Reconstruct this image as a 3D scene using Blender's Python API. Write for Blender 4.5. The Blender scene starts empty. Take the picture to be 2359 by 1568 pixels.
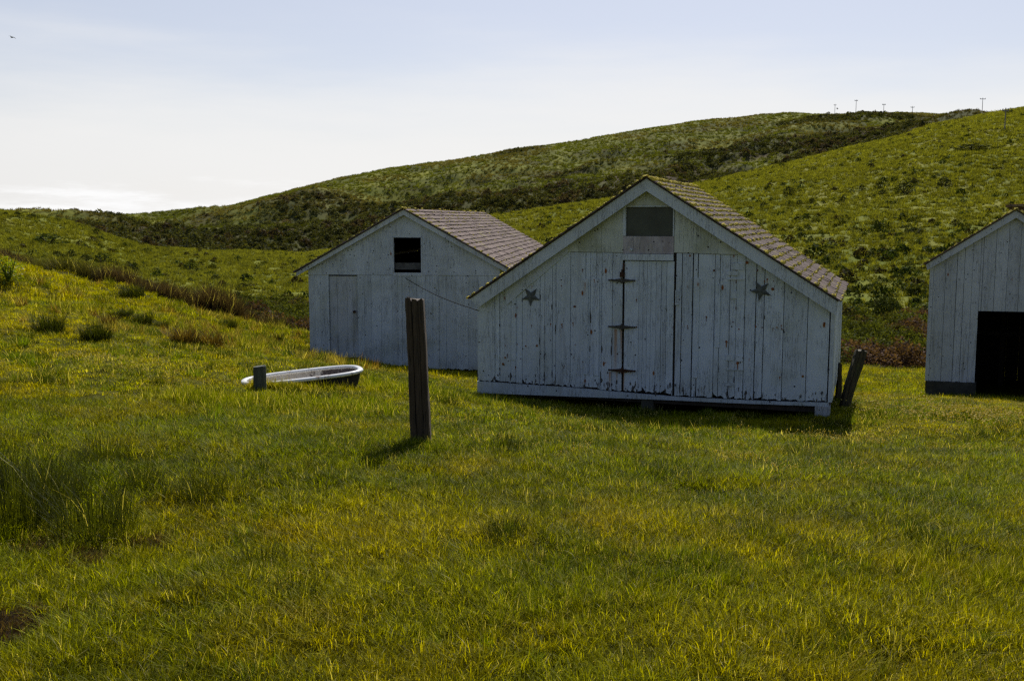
import bpy, math, random
import numpy as np
from mathutils import Vector, Matrix
random.seed(7); rng = np.random.default_rng(7)
scene = bpy.context.scene
COL = scene.collection
R = math.radians

# ------------------------------------------------------------------ camera, sky, sun, exposure
F, CX, CY = 2400.0, 1179.5, 784.0          # reference picture is read at 2359 x 1568
PITCH = math.atan(281.0/F)
EYE = 1.62
cam_d = bpy.data.cameras.new('camera'); cam = bpy.data.objects.new('camera', cam_d); COL.objects.link(cam)
cam.location = (0, 0, EYE); cam.rotation_euler = (math.pi/2 - PITCH, 0, 0)
cam_d.sensor_width = 36; cam_d.lens = 36*F/2359.0; cam_d.clip_end = 6000; cam_d.clip_start = 0.05
scene.camera = cam
SUN_AZ, SUN_EL = 11.8, 44.0                # degrees right of +Y, above horizon
sun_d = bpy.data.lights.new('sun', 'SUN'); sun = bpy.data.objects.new('sun', sun_d); COL.objects.link(sun)
sun_d.energy = 4.9; sun_d.angle = R(0.53); sun_d.color = (1.0, 0.95, 0.86)
sd = Vector((math.sin(R(SUN_AZ))*math.cos(R(SUN_EL)), math.cos(R(SUN_AZ))*math.cos(R(SUN_EL)), math.sin(R(SUN_EL))))
sun.rotation_euler = (-sd).to_track_quat('-Z', 'Y').to_euler()
w = bpy.data.worlds.new('World'); scene.world = w; w.use_nodes = True
nt = w.node_tree; nt.nodes.clear()
def N(t, kind, **k):
    n = t.nodes.new(kind)
    for a, b in k.items(): setattr(n, a, b)
    return n
out = N(nt, 'ShaderNodeOutputWorld'); bg = N(nt, 'ShaderNodeBackground'); bg.inputs[1].default_value = 0.074
sky = N(nt, 'ShaderNodeTexSky'); sky.sky_type = 'NISHITA'; sky.sun_disc = False
sky.sun_elevation = R(SUN_EL); sky.sun_rotation = R(SUN_AZ); sky.altitude = 50; sky.air_density = 1.0; sky.dust_density = 0.6; sky.ozone_density = 1.6
tc = N(nt, 'ShaderNodeTexCoord'); sep = N(nt, 'ShaderNodeSeparateXYZ'); nt.links.new(tc.outputs['Generated'], sep.inputs[0])
mp = N(nt, 'ShaderNodeMapping'); mp.inputs['Scale'].default_value = (1.3, 1.3, 9.0); nt.links.new(tc.outputs['Generated'], mp.inputs[0])
nz = N(nt, 'ShaderNodeTexNoise'); nz.inputs['Scale'].default_value = 2.2; nz.inputs['Detail'].default_value = 6; nz.inputs['Roughness'].default_value = 0.55; nt.links.new(mp.outputs[0], nz.inputs[0])
# thin stratus veil: thick near the horizon, breaking up higher
veil = N(nt, 'ShaderNodeMath', operation='MULTIPLY_ADD'); nt.links.new(nz.outputs[0], veil.inputs[0]); veil.inputs[1].default_value = 0.16
nt.links.new(sep.outputs[2], veil.inputs[2])
vr = N(nt, 'ShaderNodeMapRange', interpolation_type='SMOOTHSTEP'); nt.links.new(veil.outputs[0], vr.inputs[0])
vr.inputs[1].default_value = 0.13; vr.inputs[2].default_value = 0.26; vr.inputs[3].default_value = 0.94; vr.inputs[4].default_value = 0.42
mix = N(nt, 'ShaderNodeMix', data_type='RGBA'); hi_ = N(nt, 'ShaderNodeMapRange', interpolation_type='SMOOTHSTEP'); nt.links.new(sep.outputs[2], hi_.inputs[0]); hi_.inputs[1].default_value = .24; hi_.inputs[2].default_value = .6; hi_.inputs[3].default_value = 1; hi_.inputs[4].default_value = .1
vf = N(nt, 'ShaderNodeMath', operation='MULTIPLY'); nt.links.new(vr.outputs[0], vf.inputs[0]); nt.links.new(hi_.outputs[0], vf.inputs[1]); nt.links.new(vf.outputs[0], mix.inputs[0]); tn_ = N(nt, 'ShaderNodeMix', data_type='RGBA', blend_type='MULTIPLY'); tn_.inputs[0].default_value = 1; tn_.inputs[7].default_value = (.98, .93, 1.03, 1); nt.links.new(sky.outputs[0], tn_.inputs[6]); nt.links.new(tn_.outputs[2], mix.inputs[6]); 
dt = N(nt, 'ShaderNodeVectorMath', operation='DOT_PRODUCT'); nt.links.new(tc.outputs['Generated'], dt.inputs[0]); dt.inputs[1].default_value = tuple(sd)
fw_ = N(nt, 'ShaderNodeMapRange', interpolation_type='SMOOTHSTEP'); nt.links.new(dt.outputs['Value'], fw_.inputs[0]); fw_.inputs[1].default_value = -.2; fw_.inputs[2].default_value = .72; fw_.inputs[3].default_value = 2.6; fw_.inputs[4].default_value = 10.4
vc = N(nt, 'ShaderNodeVectorMath', operation='SCALE'); vc.inputs[0].default_value = (1.0, .995, .985); nt.links.new(fw_.outputs[0], vc.inputs['Scale']); nt.links.new(vc.outputs[0], mix.inputs[7])
cm = N(nt, 'ShaderNodeMapping'); cm.inputs['Scale'].default_value = (3.0, 3.0, 20.0); nt.links.new(tc.outputs['Generated'], cm.inputs[0])
cn = N(nt, 'ShaderNodeTexNoise'); cn.inputs['Scale'].default_value = 2.6; cn.inputs['Detail'].default_value = 7; cn.inputs['Roughness'].default_value = .62; nt.links.new(cm.outputs[0], cn.inputs[0])
ce = N(nt, 'ShaderNodeMapRange', interpolation_type='SMOOTHSTEP'); ca_ = N(nt, 'ShaderNodeMath', operation='MULTIPLY_ADD'); nt.links.new(cn.outputs[0], ca_.inputs[0]); ca_.inputs[1].default_value = -.06; nt.links.new(sep.outputs[2], ca_.inputs[2]); nt.links.new(ca_.outputs[0], ce.inputs[0]); ce.inputs[1].default_value = -.018; ce.inputs[2].default_value = .002; ce.inputs[3].default_value = 1.0; ce.inputs[4].default_value = 0
cs = N(nt, 'ShaderNodeMapRange', interpolation_type='SMOOTHSTEP'); nt.links.new(cn.outputs[0], cs.inputs[0]); cs.inputs[1].default_value = .36; cs.inputs[2].default_value = .60; cs.inputs[3].default_value = 0.0; cs.inputs[4].default_value = 1
cq = N(nt, 'ShaderNodeMath', operation='MULTIPLY'); nt.links.new(ce.outputs[0], cq.inputs[0]); nt.links.new(cs.outputs[0], cq.inputs[1])
cf_ = N(nt, 'ShaderNodeMix', data_type='RGBA'); nt.links.new(cq.outputs[0], cf_.inputs[0]); nt.links.new(mix.outputs[2], cf_.inputs[6]); cf_.inputs[7].default_value = (11.5, 11.5, 11.5, 1)
nt.links.new(cf_.outputs[2], bg.inputs[0]); nt.links.new(bg.outputs[0], out.inputs[0])
scene.view_settings.view_transform = 'Standard'; scene.view_settings.look = 'None'; scene.view_settings.gamma = 1.0
scene.view_settings.exposure = 0.22
scene.cycles.use_denoising = False; scene.cycles.use_adaptive_sampling = False; scene.cycles.sample_clamp_direct = 3.0; scene.cycles.sample_clamp_indirect = 1.5; scene.cycles.filter_width = 1.4; scene.cycles.max_bounces = 8; scene.cycles.transparent_max_bounces = 8

# ------------------------------------------------------------------ helpers
cP, sP = math.cos(PITCH), math.sin(PITCH)
def ray(px, py):
    xc = (px-CX)/F; yc = -(py-CY)/F
    return (xc, cP + yc*sP, -sP + yc*cP)
def at(px, py, Y):
    d = ray(px, py); k = Y/d[1]
    return Vector((d[0]*k, Y, EYE + d[2]*k))
def hgt(py, Y):
    d = ray(CX, py); return EYE + d[2]/d[1]*Y
def tag(o, label=None, cat=None, group=None, kind=None):
    if label: o['label'] = label
    if cat: o['category'] = cat
    if group: o['group'] = group
    if kind: o['kind'] = kind
    return o
def empty(name, loc=(0,0,0), rz=0):
    o = bpy.data.objects.new(name, None); COL.objects.link(o); o.location = loc; o.rotation_euler = (0, 0, rz); o.empty_display_size = .2
    return o
class MB:
    def __init__(s): s.v = []; s.f = []; s.c = []
    def add(s, vs, fs, c=1.0):
        b = len(s.v); s.v += [tuple(v) for v in vs]; s.f += [tuple(i+b for i in f) for f in fs]; s.c += [c]*len(vs)
    def prism(s, poly, y0, y1, c=1.0):        # polygon in (x,z), extruded in y
        n = len(poly); vs = [(p[0], y0, p[1]) for p in poly] + [(p[0], y1, p[1]) for p in poly]
        fs = [tuple(range(n)), tuple(range(2*n-1, n-1, -1))] + [(i, i+n, (i+1) % n + n, (i+1) % n) for i in range(n)]
        s.add(vs, fs, c)
    def box(s, x0, x1, y0, y1, z0, z1, c=1.0):
        s.prism([(x0, z0), (x1, z0), (x1, z1), (x0, z1)], y0, y1, c)
    def hexa(s, p, c=1.0):                    # 8 points: bottom ring, top ring
        s.add(p, [(3,2,1,0), (4,5,6,7), (0,1,5,4), (1,2,6,5), (2,3,7,6), (3,0,4,7)], c)
    def tube(s, pts, rad, n=8, c=1.0, cap=True):
        pts = [Vector(p) for p in pts]; rings = []
        if not hasattr(rad, '__len__'): rad = [rad]*len(pts)
        for i, p in enumerate(pts):
            d = (pts[min(i+1, len(pts)-1)] - pts[max(i-1, 0)]).normalized()
            a = d.cross(Vector((0.13, 0.2, 1) if abs(d.z) < .9 else (1, 0.1, 0))).normalized(); b = d.cross(a)
            rings.append([p + (a*math.cos(2*math.pi*k/n) + b*math.sin(2*math.pi*k/n))*rad[i] for k in range(n)])
        vs = [v for r in rings for v in r]; fs = []
        for i in range(len(pts)-1):
            for k in range(n):
                fs.append((i*n+k, i*n+(k+1) % n, (i+1)*n+(k+1) % n, (i+1)*n+k))
        if cap: fs += [tuple(range(n-1, -1, -1)), tuple(range((len(pts)-1)*n, len(pts)*n))]
        s.add(vs, fs, c)
    def build(s, name, mat, parent=None, smooth=False, link=True):
        me = bpy.data.meshes.new(name); me.from_pydata(s.v, [], s.f); me.materials.append(mat)
        a = me.attributes.new('var', 'FLOAT', 'POINT'); a.data.foreach_set('value', np.array(s.c, dtype=np.float32))
        if smooth: me.polygons.foreach_set('use_smooth', [True]*len(me.polygons))
        me.validate(); me.update()
        import bmesh
        b = bmesh.new(); b.from_mesh(me); bmesh.ops.recalc_face_normals(b, faces=b.faces); b.to_mesh(me); b.free()
        o = bpy.data.objects.new(name, me)
        if link: COL.objects.link(o)
        if parent: o.parent = parent
        return o

# value noise
_perm = rng.random(65536).astype(np.float64)
def vnoise(x, y, seed=0):
    xi = np.floor(x).astype(np.int64); yi = np.floor(y).astype(np.int64); fx = x-xi; fy = y-yi
    fx = fx*fx*(3-2*fx); fy = fy*fy*(3-2*fy)
    def h(a, b): return _perm[((a*7919 + b*104729 + seed*15731) ^ (a*b*31)) & 65535]
    return (h(xi, yi)*(1-fx) + h(xi+1, yi)*fx)*(1-fy) + (h(xi, yi+1)*(1-fx) + h(xi+1, yi+1)*fx)*fy
def fbm(x, y, seed=0, o=4):
    t = 0; a = .5; tot = 0
    x = np.asarray(x, dtype=float); y = np.asarray(y, dtype=float)
    for k in range(o):
        t = t + a*vnoise(x, y, seed+k*13); tot += a; a *= .5; x = x*2.03+7.1; y = y*2.03+3.7
    return t/tot
def sstep(a, b, x):
    t = np.clip((np.asarray(x, dtype=float)-a)/(b-a), 0, 1); return t*t*(3-2*t)

# ------------------------------------------------------------------ terrain height field
near_pts = [(1180,1568,3.6),(0,1568,3.6),(2359,1568,3.7),(968,1025,8.5),(860,1100,7.15),(600,895,11.6),(840,890,12.6),
 (1105,915,15.9),(1490,950,15.0),(1897,973,14.0),(714,832,22.4),(1100,860,21.6),(2134,916,21.8),(1950,938,15.6),
 (1432,985,11.7),(1955,1008,12.3),(0,1000,7.9),(0,800,13.2),(350,800,14.2),(620,800,19),(2359,1200,6.5),(2359,1010,11.7),(2359,925,20.5),
 (1300,880,19.5),(1850,905,18.5),(2050,870,26)]
cols = {
 -700:[(25,575),(32,690),(50,610),(90,500),(150,440),(180,450),(210,470),(260,490),(330,500),(500,520)],
 0:[(25,603),(32,705),(50,650),(90,550),(150,491),(180,500),(210,505),(260,506),(330,507),(500,520)],
 150:[(24,638),(31,720),(50,670),(95,577),(160,507),(190,520),(220,513),(290,508),(370,504),(520,515)],
 350:[(24.5,688),(33,760),(55,685),(100,622),(175,568),(205,580),(235,568),(310,530),(400,496),(560,510)],
 520:[(26,738),(35,785),(55,705),(100,635),(185,580),(220,592),(250,580),(330,525),(420,476),(600,500)],
 700:[(30,768),(38,795),(58,705),(100,645),(190,586),(230,600),(265,583),(350,500),(440,433),(620,480)],
 890:[(32,790),(40,800),(60,705),(100,635),(195,562),(240,585),(280,555),(370,460),(455,389),(640,450)],
 1140:[(32,805),(40,805),(60,700),(100,610),(200,503),(250,530),(290,495),(380,420),(465,358),(660,420)],
 1400:[(30,835),(40,815),(58,715),(100,590),(215,465),(265,500),(310,455),(400,380),(485,315),(680,400)],
 1600:[(29,845),(40,810),(58,710),(100,570),(225,431),(275,470),(325,420),(420,340),(500,283),(700,380)],
 1800:[(28,848),(40,800),(55,715),(95,570),(240,389),(290,430),(340,380),(430,310),(510,265),(720,370)],
 2050:[(30,852),(40,800),(52,735),(90,575),(260,331),(300,360),(345,330),(430,285),(500,264),(700,350)],
 2240:[(32,852),(42,800),(54,735),(90,565),(270,276),(305,295),(350,290),(420,277),(480,269),(680,340)],
 2359:[(33,855),(44,790),(54,725),(90,555),(280,253),(315,270),(355,275),(420,270),(480,270),(680,340)],
 3060:[(33,870),(44,790),(54,700),(90,500),(280,170),(315,200),(355,220),(420,230),(480,235),(680,300)],
}
def tps_fit(P, h, lam=0.02):
    n = len(P); d = np.linalg.norm(P[:,None]-P[None], axis=2); K = np.where(d > 0, d*d*np.log(np.maximum(d, 1e-9)), 0) + lam*np.eye(n)
    A = np.zeros((n+3, n+3)); A[:n,:n] = K; A[:n,n] = 1; A[:n,n+1:] = P; A[n,:n] = 1; A[n+1:,:n] = P.T
    return np.linalg.solve(A, np.concatenate([h, np.zeros(3)]))
pp = [at(*p) for p in near_pts]
cu = np.array([((x-CX)/F)/ray(CX, 503)[1] for x in sorted(cols)])
ccols = [cols[x] for x in sorted(cols)]
cZ = np.array([[n[0] for n in c] for c in ccols], float)
cH = np.array([[hgt(n[1], n[0]) for n in c] for c in ccols], float)
for i in range(len(ccols)):
    for k in (0, 1): pp.append(Vector((cu[i]*cZ[i,k], cZ[i,k], cH[i,k])))
pp += [Vector((-3, 0, 0)), Vector((3, 0, -.05)), Vector((0, -8, .1)), Vector((-12, 2, .15)), Vector((12, 2, -.35)), Vector((0,0,0.02))]
P = np.array([(p.x, p.y) for p in pp]); Hh = np.array([p.z for p in pp]); S = 10.0
TW = tps_fit(P/S, Hh)
def tps(x, y):
    q = np.stack([np.asarray(x, float).ravel(), np.asarray(y, float).ravel()], 1)/S; r = np.zeros(len(q))
    for i in range(0, len(q), 20000):
        d = np.linalg.norm(q[i:i+20000,None]-P[None]/S, axis=2)
        r[i:i+20000] = np.where(d > 0, d*d*np.log(np.maximum(d, 1e-9)), 0)@TW[:-3] + TW[-3] + q[i:i+20000]@TW[-2:]
    return r.reshape(np.shape(x))
def colfun(u, Z):
    nk = cZ.shape[1]
    # smooth (Catmull-like) interpolation over u by linear + cosine
    Zk = np.stack([np.interp(u, cu, cZ[:,k]) for k in range(nk)], -1); Hk = np.stack([np.interp(u, cu, cH[:,k]) for k in range(nk)], -1)
    Z0 = Zk[...,:1]*.8; H0 = tps(u*Z0[...,0], Z0[...,0])[..., None]
    Zk = np.concatenate([Z0, Zk, Zk[...,-1:]*6], -1); Hk = np.concatenate([H0, Hk, Hk[...,-1:]*0-45], -1)
    d = np.diff(Hk, axis=-1)/np.diff(Zk, axis=-1); m = np.zeros_like(Hk)
    a, b = d[...,:-1], d[...,1:]; m[...,1:-1] = np.where(a*b > 0, 2*a*b/(a+b+1e-12*np.sign(a+b+1e-30)), 0); m[...,0] = d[...,0]; m[...,-1] = d[...,-1]
    out = np.array(Hk[...,0]); 
    for k in range(Zk.shape[-1]-1):
        z0, z1 = Zk[...,k], Zk[...,k+1]; L = z1-z0; t = np.clip((Z-z0)/L, 0, 1)
        v = (2*t**3-3*t**2+1)*Hk[...,k] + (t**3-2*t**2+t)*L*m[...,k] + (-2*t**3+3*t**2)*Hk[...,k+1] + (t**3-t**2)*L*m[...,k+1]
        out = np.where(Z >= z0, v, out)
    return out, Zk
_p0, _p1 = at(557, 881, 12.0), at(833, 848.5, 12.5); TUBC = ((_p0.x+_p1.x)/2, (_p0.y+_p1.y)/2); _q = (_p1-_p0); _q.z = 0; _q.normalize(); TUBA = (_q.x, _q.y)
def ground(x, y):
    x = np.asarray(x, float); y = np.asarray(y, float)
    r = np.hypot(x, y); th = np.arctan2(x, y); thc = np.clip(th, -.66, .66)
    Z = r*np.cos(thc); u = np.tan(thc)
    hc, Zk = colfun(u, Z); zn = Zk[...,1]
    xx = np.where(np.abs(th) > .66, x, x); 
    near = tps(np.clip(x, -32, 32), np.clip(y, -25, 42))
    wgt = sstep(.85, 1.0, Z/zn); h = near*(1-wgt) + hc*wgt
    # relief
    back = sstep(0, 1, (Z-Zk[...,6])/(Zk[...,7]-Zk[...,6]))
    rel = ((fbm(x/38, y/38, 5, 4)-.5)*15 + (fbm(x/12, y/12, 7, 3)-.5)*2.2)*back*(1-.85*sstep(.82, 1.0, Z/Zk[...,9])) + (fbm(x/6, y/6, 9, 3)-.5)*.8*sstep(40, 70, Z)
    rel = rel + (fbm(x/60, y/26, 15, 3)-.5)*2.0*sstep(50, 110, Z)*(1-back)
    rel = rel + (fbm(x/1.4, y/1.4, 11, 3)-.5)*.13 + (fbm(x/.42, y/.42, 12, 2)-.5)*.07*(r < 32) + (fbm(x/5, y/5, 21, 2)-.5)*.10*sstep(3, 8, r)
    bankm = sstep(.62, .8, Z/zn)*(1-sstep(1.0, 1.2, Z/zn))*sstep(.12, .22, -u)
    rel = rel + (fbm(x/1.1, y/1.1, 31, 3)-.5)*.45*bankm
    tx, ty = x-TUBC[0], y-TUBC[1]; ta = tx*TUBA[0]+ty*TUBA[1]; tb = -tx*TUBA[1]+ty*TUBA[0]
    return h + rel - .5*(1-sstep(.72, 1.0, (np.abs(ta)/.74)**2.6 + (np.abs(tb)/.27)**2.6))
def g1(x, y): return float(ground(np.array([x]), np.array([y]))[0])
def on_ground(px, py, Yguess=None, lo=2.0, hi=700.0):
    """where the view ray of a picture point first meets the terrain"""
    d = ray(px, py); Ys = np.exp(np.linspace(math.log(lo), math.log(hi), 900))
    X = d[0]/d[1]*Ys; Zr = EYE + d[2]/d[1]*Ys; g = ground(X, Ys)
    if Yguess: k = np.where((Zr < g) & (Ys > Yguess))[0]
    else: k = np.where(Zr < g)[0]
    if len(k) == 0: k = [int(np.argmin(np.abs(Zr-g) + (0 if not Yguess else np.where(Ys > Yguess, 0, 99))))]
    i = k[0]; return Vector((X[i], Ys[i], g[i]))

# ------------------------------------------------------------------ materials
def mat(name):
    m = bpy.data.materials.new(name); m.use_nodes = True; t = m.node_tree; t.nodes.clear()
    o = N(t, 'ShaderNodeOutputMaterial'); b = N(t, 'ShaderNodeBsdfPrincipled'); t.links.new(b.outputs[0], o.inputs[0])
    return m, t, b
def noise(t, vec, scale, detail=4, rough=.55, dist=0, sc=None):
    if sc:
        mpp = N(t, 'ShaderNodeMapping'); mpp.inputs['Scale'].default_value = sc; t.links.new(vec, mpp.inputs[0]); vec = mpp.outputs[0]
    n = N(t, 'ShaderNodeTexNoise'); n.inputs['Scale'].default_value = scale; n.inputs['Detail'].default_value = detail
    n.inputs['Roughness'].default_value = rough; n.inputs['Distortion'].default_value = dist; t.links.new(vec, n.inputs[0]); return n.outputs[0]
def rng_(t, v, a, b, c=0., d=1., smooth=True):
    n = N(t, 'ShaderNodeMapRange', interpolation_type='SMOOTHSTEP' if smooth else 'LINEAR'); t.links.new(v, n.inputs[0])
    for i, q in enumerate((a, b, c, d)): n.inputs[i+1].default_value = q
    return n.outputs[0]
def mixc(t, f, a, b, mode='MIX'):
    n = N(t, 'ShaderNodeMix', data_type='RGBA', blend_type=mode)
    for i, q in ((0, f), (6, a), (7, b)):
        if isinstance(q, (int, float)): n.inputs[i].default_value = q
        elif isinstance(q, tuple): n.inputs[i].default_value = (*q, 1)
        else: t.links.new(q, n.inputs[i])
    return n.outputs[2]
def mth(t, op, a, b=None, c=None):
    n = N(t, 'ShaderNodeMath', operation=op)
    for i, q in enumerate((a, b, c)):
        if q is None: continue
        if isinstance(q, (int, float)): n.inputs[i].default_value = q
        else: t.links.new(q, n.inputs[i])
    return n.outputs[0]
def attr(t, name, typ='GEOMETRY'):
    n = N(t, 'ShaderNodeAttribute'); n.attribute_name = name; n.attribute_type = typ; return n
def objco(t): return N(t, 'ShaderNodeTexCoord').outputs['Object']
def bump(t, b, h, dist=.004, strength=.6):
    n = N(t, 'ShaderNodeBump'); n.inputs['Strength'].default_value = strength; n.inputs['Distance'].default_value = dist
    t.links.new(h, n.inputs['Height']); t.links.new(n.outputs[0], b.inputs['Normal'])

def paint(name, base=(.50, .56, .61), peel=.55, grime=.5, dots=.9, peel_z=None, streaks=(), green=.3, tint=None):
    base = tuple(q*1.32 for q in base); m, t, b = mat(name); co = objco(t); v = attr(t, 'var').outputs['Fac']
    spx = N(t, 'ShaderNodeSeparateXYZ'); t.links.new(co, spx.inputs[0])
    c = mixc(t, rng_(t, v, 0, 1), tuple(q*.93 for q in base), tuple(min(1, q*1.06) for q in base))
    st = noise(t, co, 3.0, 6, .65, .3, (2.4, 2.4, .22))           # vertical weather streaks
    c = mixc(t, rng_(t, st, .52, .78, 0, grime), c, (.27, .27, .25))
    bl = noise(t, co, 1.7, 5, .6)
    c = mixc(t, rng_(t, bl, .42, .72, 0, green), c, (.34, .36, .20))
    fine = noise(t, co, 60, 3, .6, 0, (1, 1, .12))
    c = mixc(t, rng_(t, fine, .5, .8, 0, .35), c, (.40, .38, .35))
    # peeled paint: bare grey-brown wood, more of it towards the rotten lower ends
    pn = noise(t, co, 16, 6, .7, .2, (1, 1, .28))
    if peel_z:
        lowz = rng_(t, spx.outputs[2], peel_z[0], peel_z[1], .13, 0.0)
        pn = mth(t, 'ADD', pn, lowz)
    pf = rng_(t, pn, peel+.14, peel+.18)
    c = mixc(t, pf, c, (.085, .075, .065))
    # hairline cracks following the grain
    cr = noise(t, co, 9, 5, .72, .15, (3.2, 3.2, .16)); ck = mth(t, 'ABSOLUTE', mth(t, 'SUBTRACT', cr, .5))
    ckm = rng_(t, noise(t, co, 2.3, 3, .6), .42, .56)
    c = mixc(t, mth(t, 'MULTIPLY', rng_(t, ck, .004, .016, .9, 0), ckm), c, (.07, .07, .065))
    # rusty nail heads
    mv = N(t, 'ShaderNodeMapping'); mv.inputs['Scale'].default_value = (1, 1, .45); t.links.new(co, mv.inputs[0])
    vo = N(t, 'ShaderNodeTexVoronoi'); vo.inputs['Scale'].default_value = 6.5; t.links.new(mv.outputs[0], vo.inputs[0])
    sc = N(t, 'ShaderNodeSeparateColor'); t.links.new(vo.outputs['Color'], sc.inputs[0])
    dot = mth(t, 'MULTIPLY', rng_(t, vo.outputs['Distance'], .07, .15, 1, 0), rng_(t, sc.outputs[0], dots-.01, dots+.01))
    c = mixc(t, dot, c, (.27, .085, .015))
    vo2 = N(t, 'ShaderNodeTexVoronoi'); vo2.inputs['Scale'].default_value = 9.3; t.links.new(co, vo2.inputs[0])
    sc2 = N(t, 'ShaderNodeSeparateColor'); t.links.new(vo2.outputs['Color'], sc2.inputs[0])
    dot2 = mth(t, 'MULTIPLY', rng_(t, vo2.outputs['Distance'], .08, .15, 1, 0), rng_(t, sc2.outputs[1], .84, .85))
    c = mixc(t, dot2, c, (.04, .035, .03))
    for (x0, wd, zt, zb, k) in streaks:                            # rust runs below the iron hinges
        dx = mth(t, 'ABSOLUTE', mth(t, 'SUBTRACT', mth(t, 'ADD', spx.outputs[0], mth(t, 'MULTIPLY', mth(t, 'SUBTRACT', fine, .5), .02)), x0))
        f = mth(t, 'MULTIPLY', rng_(t, dx, wd*.3, wd, 1, 0), rng_(t, spx.outputs[2], zb, zt, 0, 1))
        f = mth(t, 'MULTIPLY', f, mth(t, 'LESS_THAN', spx.outputs[2], zt))
        c = mixc(t, mth(t, 'MULTIPLY', f, k), c, (.40, .19, .05))
    c = mixc(t, rng_(t, v, 2.4, 2.6), c, mixc(t, rng_(t, fine, .4, .6), (.13, .04, .01), (.34, .11, .02))); c = mixc(t, rng_(t, v, 3.4, 3.6), c, (.085, .080, .072))
    if tint: c = mixc(t, rng_(t, noise(t, co, 5, 4, .6, 0, (1, 1, .5)), .42, .62, 0, .75), c, tint)
    t.links.new(c, b.inputs['Base Color']); b.inputs['Roughness'].default_value = .62; b.inputs['Specular IOR Level'].default_value = .3
    bump(t, b, mth(t, 'SUBTRACT', fine, mth(t, 'MULTIPLY', pf, .8)), .004, .5)
    return m
def wood(name, c0=(.05, .035, .022), c1=(.12, .09, .065), moss=0., sc=(14, 14, 1.2)):
    m, t, b = mat(name); co = objco(t)
    g = noise(t, co, 3, 6, .65, .5, sc); c = mixc(t, rng_(t, g, .3, .7), c0, c1)
    cr = noise(t, co, 5, 5, .7, .2, (sc[0], sc[1], sc[2]*.4)); c = mixc(t, rng_(t, cr, .6, .66), c, (.012, .01, .008))
    if moss: c = mixc(t, rng_(t, noise(t, co, 4, 5, .65), .5, .65, 0, moss), c, (.07, .08, .015))
    t.links.new(c, b.inputs['Base Color']); b.inputs['Roughness'].default_value = .85; bump(t, b, mth(t, 'SUBTRACT', g, rng_(t, cr, .58, .68)), .012, .8)
    return m
def shingle_mat(name, lichen=.5, base0=(.062, .043, .036), base1=(.135, .100, .087)):
    m, t, b = mat(name); co = objco(t); v = attr(t, 'var').outputs['Fac']
    c = mixc(t, v, base0, base1)
    g = noise(t, co, 22, 4, .7, .3, (1, 1, 1)); c = mixc(t, rng_(t, g, .35, .75, 0, .4), c, (.24, .215, .205))
    g2 = noise(t, co, 9, 4, .6); c = mixc(t, rng_(t, g2, .55, .7, 0, .7), c, (.05, .042, .04))
    l = noise(t, co, 2.6, 7, .75); c = mixc(t, rng_(t, l, .62-lichen*.12, .68-lichen*.08, 0, .8), c, (.34, .33, .09))
    c = mixc(t, rng_(t, v, -.6, -.4, 1, 0), c, (.012, .009, .008))  # near-black butt faces: shadow lines between courses painted into the colour
    t.links.new(c, b.inputs['Base Color']); b.inputs['Roughness'].default_value = .95; b.inputs['Specular IOR Level'].default_value = .1; bump(t, b, g, .008, .7)
    return m
def plain(name, col, rough=.7, metal=0, nscale=8, var=.35, spec=.4):
    m, t, b = mat(name); co = objco(t); g = noise(t, co, nscale, 5, .6)
    c = mixc(t, rng_(t, g, .3, .7), tuple(q*(1-var) for q in col), tuple(min(1, q*(1+var)) for q in col))
    t.links.new(c, b.inputs['Base Color']); b.inputs['Roughness'].default_value = rough; b.inputs['Metallic'].default_value = metal; b.inputs['Specular IOR Level'].default_value = spec
    bump(t, b, g, .003, .4); return m
def leafy(name, inst=True, trans=.5, rough=.45, spec=.35, base=None, vamp=.5):
    m, t, b = mat(name); o = [n for n in t.nodes if n.type == 'OUTPUT_MATERIAL'][0]
    if inst: c = attr(t, 'tint', 'INSTANCER').outputs['Color']
    else: c = mixc(t, 0., base, base)
    v = attr(t, 'var').outputs['Fac']
    c = mixc(t, 1.0, c, mixc(t, v, (1-vamp, 1-vamp, 1-vamp*.9), (1+vamp*.9, 1+vamp*.8, 1+vamp)), 'MULTIPLY')
    # straw coloured blades are stored with var > 1; colour brightened to paint in glints
    c = mixc(t, rng_(t, v, 1.2, 1.6), c, (.58, .53, .20))
    t.links.new(c, b.inputs['Base Color']); b.inputs['Roughness'].default_value = rough; b.inputs['Specular IOR Level'].default_value = spec
    tr = N(t, 'ShaderNodeBsdfTranslucent'); ct = mixc(t, 1.0, c, (1.45, 1.30, .35), 'MULTIPLY'); t.links.new(ct, tr.inputs[0])
    ms = N(t, 'ShaderNodeMixShader'); ms.inputs[0].default_value = trans
    t.links.new(b.outputs[0], ms.inputs[1]); t.links.new(tr.outputs[0], ms.inputs[2]); t.links.new(ms.outputs[0], o.inputs[0])
    return m
M = {}
M['iron'] = plain('weathered_iron', (.075, .072, .062), .55, .3, 30, .5)
M['rust'] = plain('rusty_iron', (.06, .026, .012), .8, 0, 30, .6)
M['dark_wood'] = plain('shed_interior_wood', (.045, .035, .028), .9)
M['screen'] = plain('dusty_window_screen', (.050, .060, .045), .35, 0, 3, .3, .5)
M['stargrey'] = plain('star_tin', (.085, .095, .085), .6, 0, 12, .4)
M['post_wood'] = wood('post_wood', (.036, .024, .013), (.085, .058, .035)); M['mossy_post'] = wood('mossy_post_wood', (.035, .028, .016), (.09, .075, .04), .6)
M['grey_post'] = wood('grey_post_wood', (.035, .042, .030), (.085, .095, .07), .3)
M['concrete'] = plain('old_concrete', (.055, .055, .045), .9, 0, 5, .35)
M['moss'] = leafy('roof_moss', False, .25, .9, .1, (.50, .44, .07))
M['grass'] = leafy('grass_blades', True, .50, .5, .05, None, .62)
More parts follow.
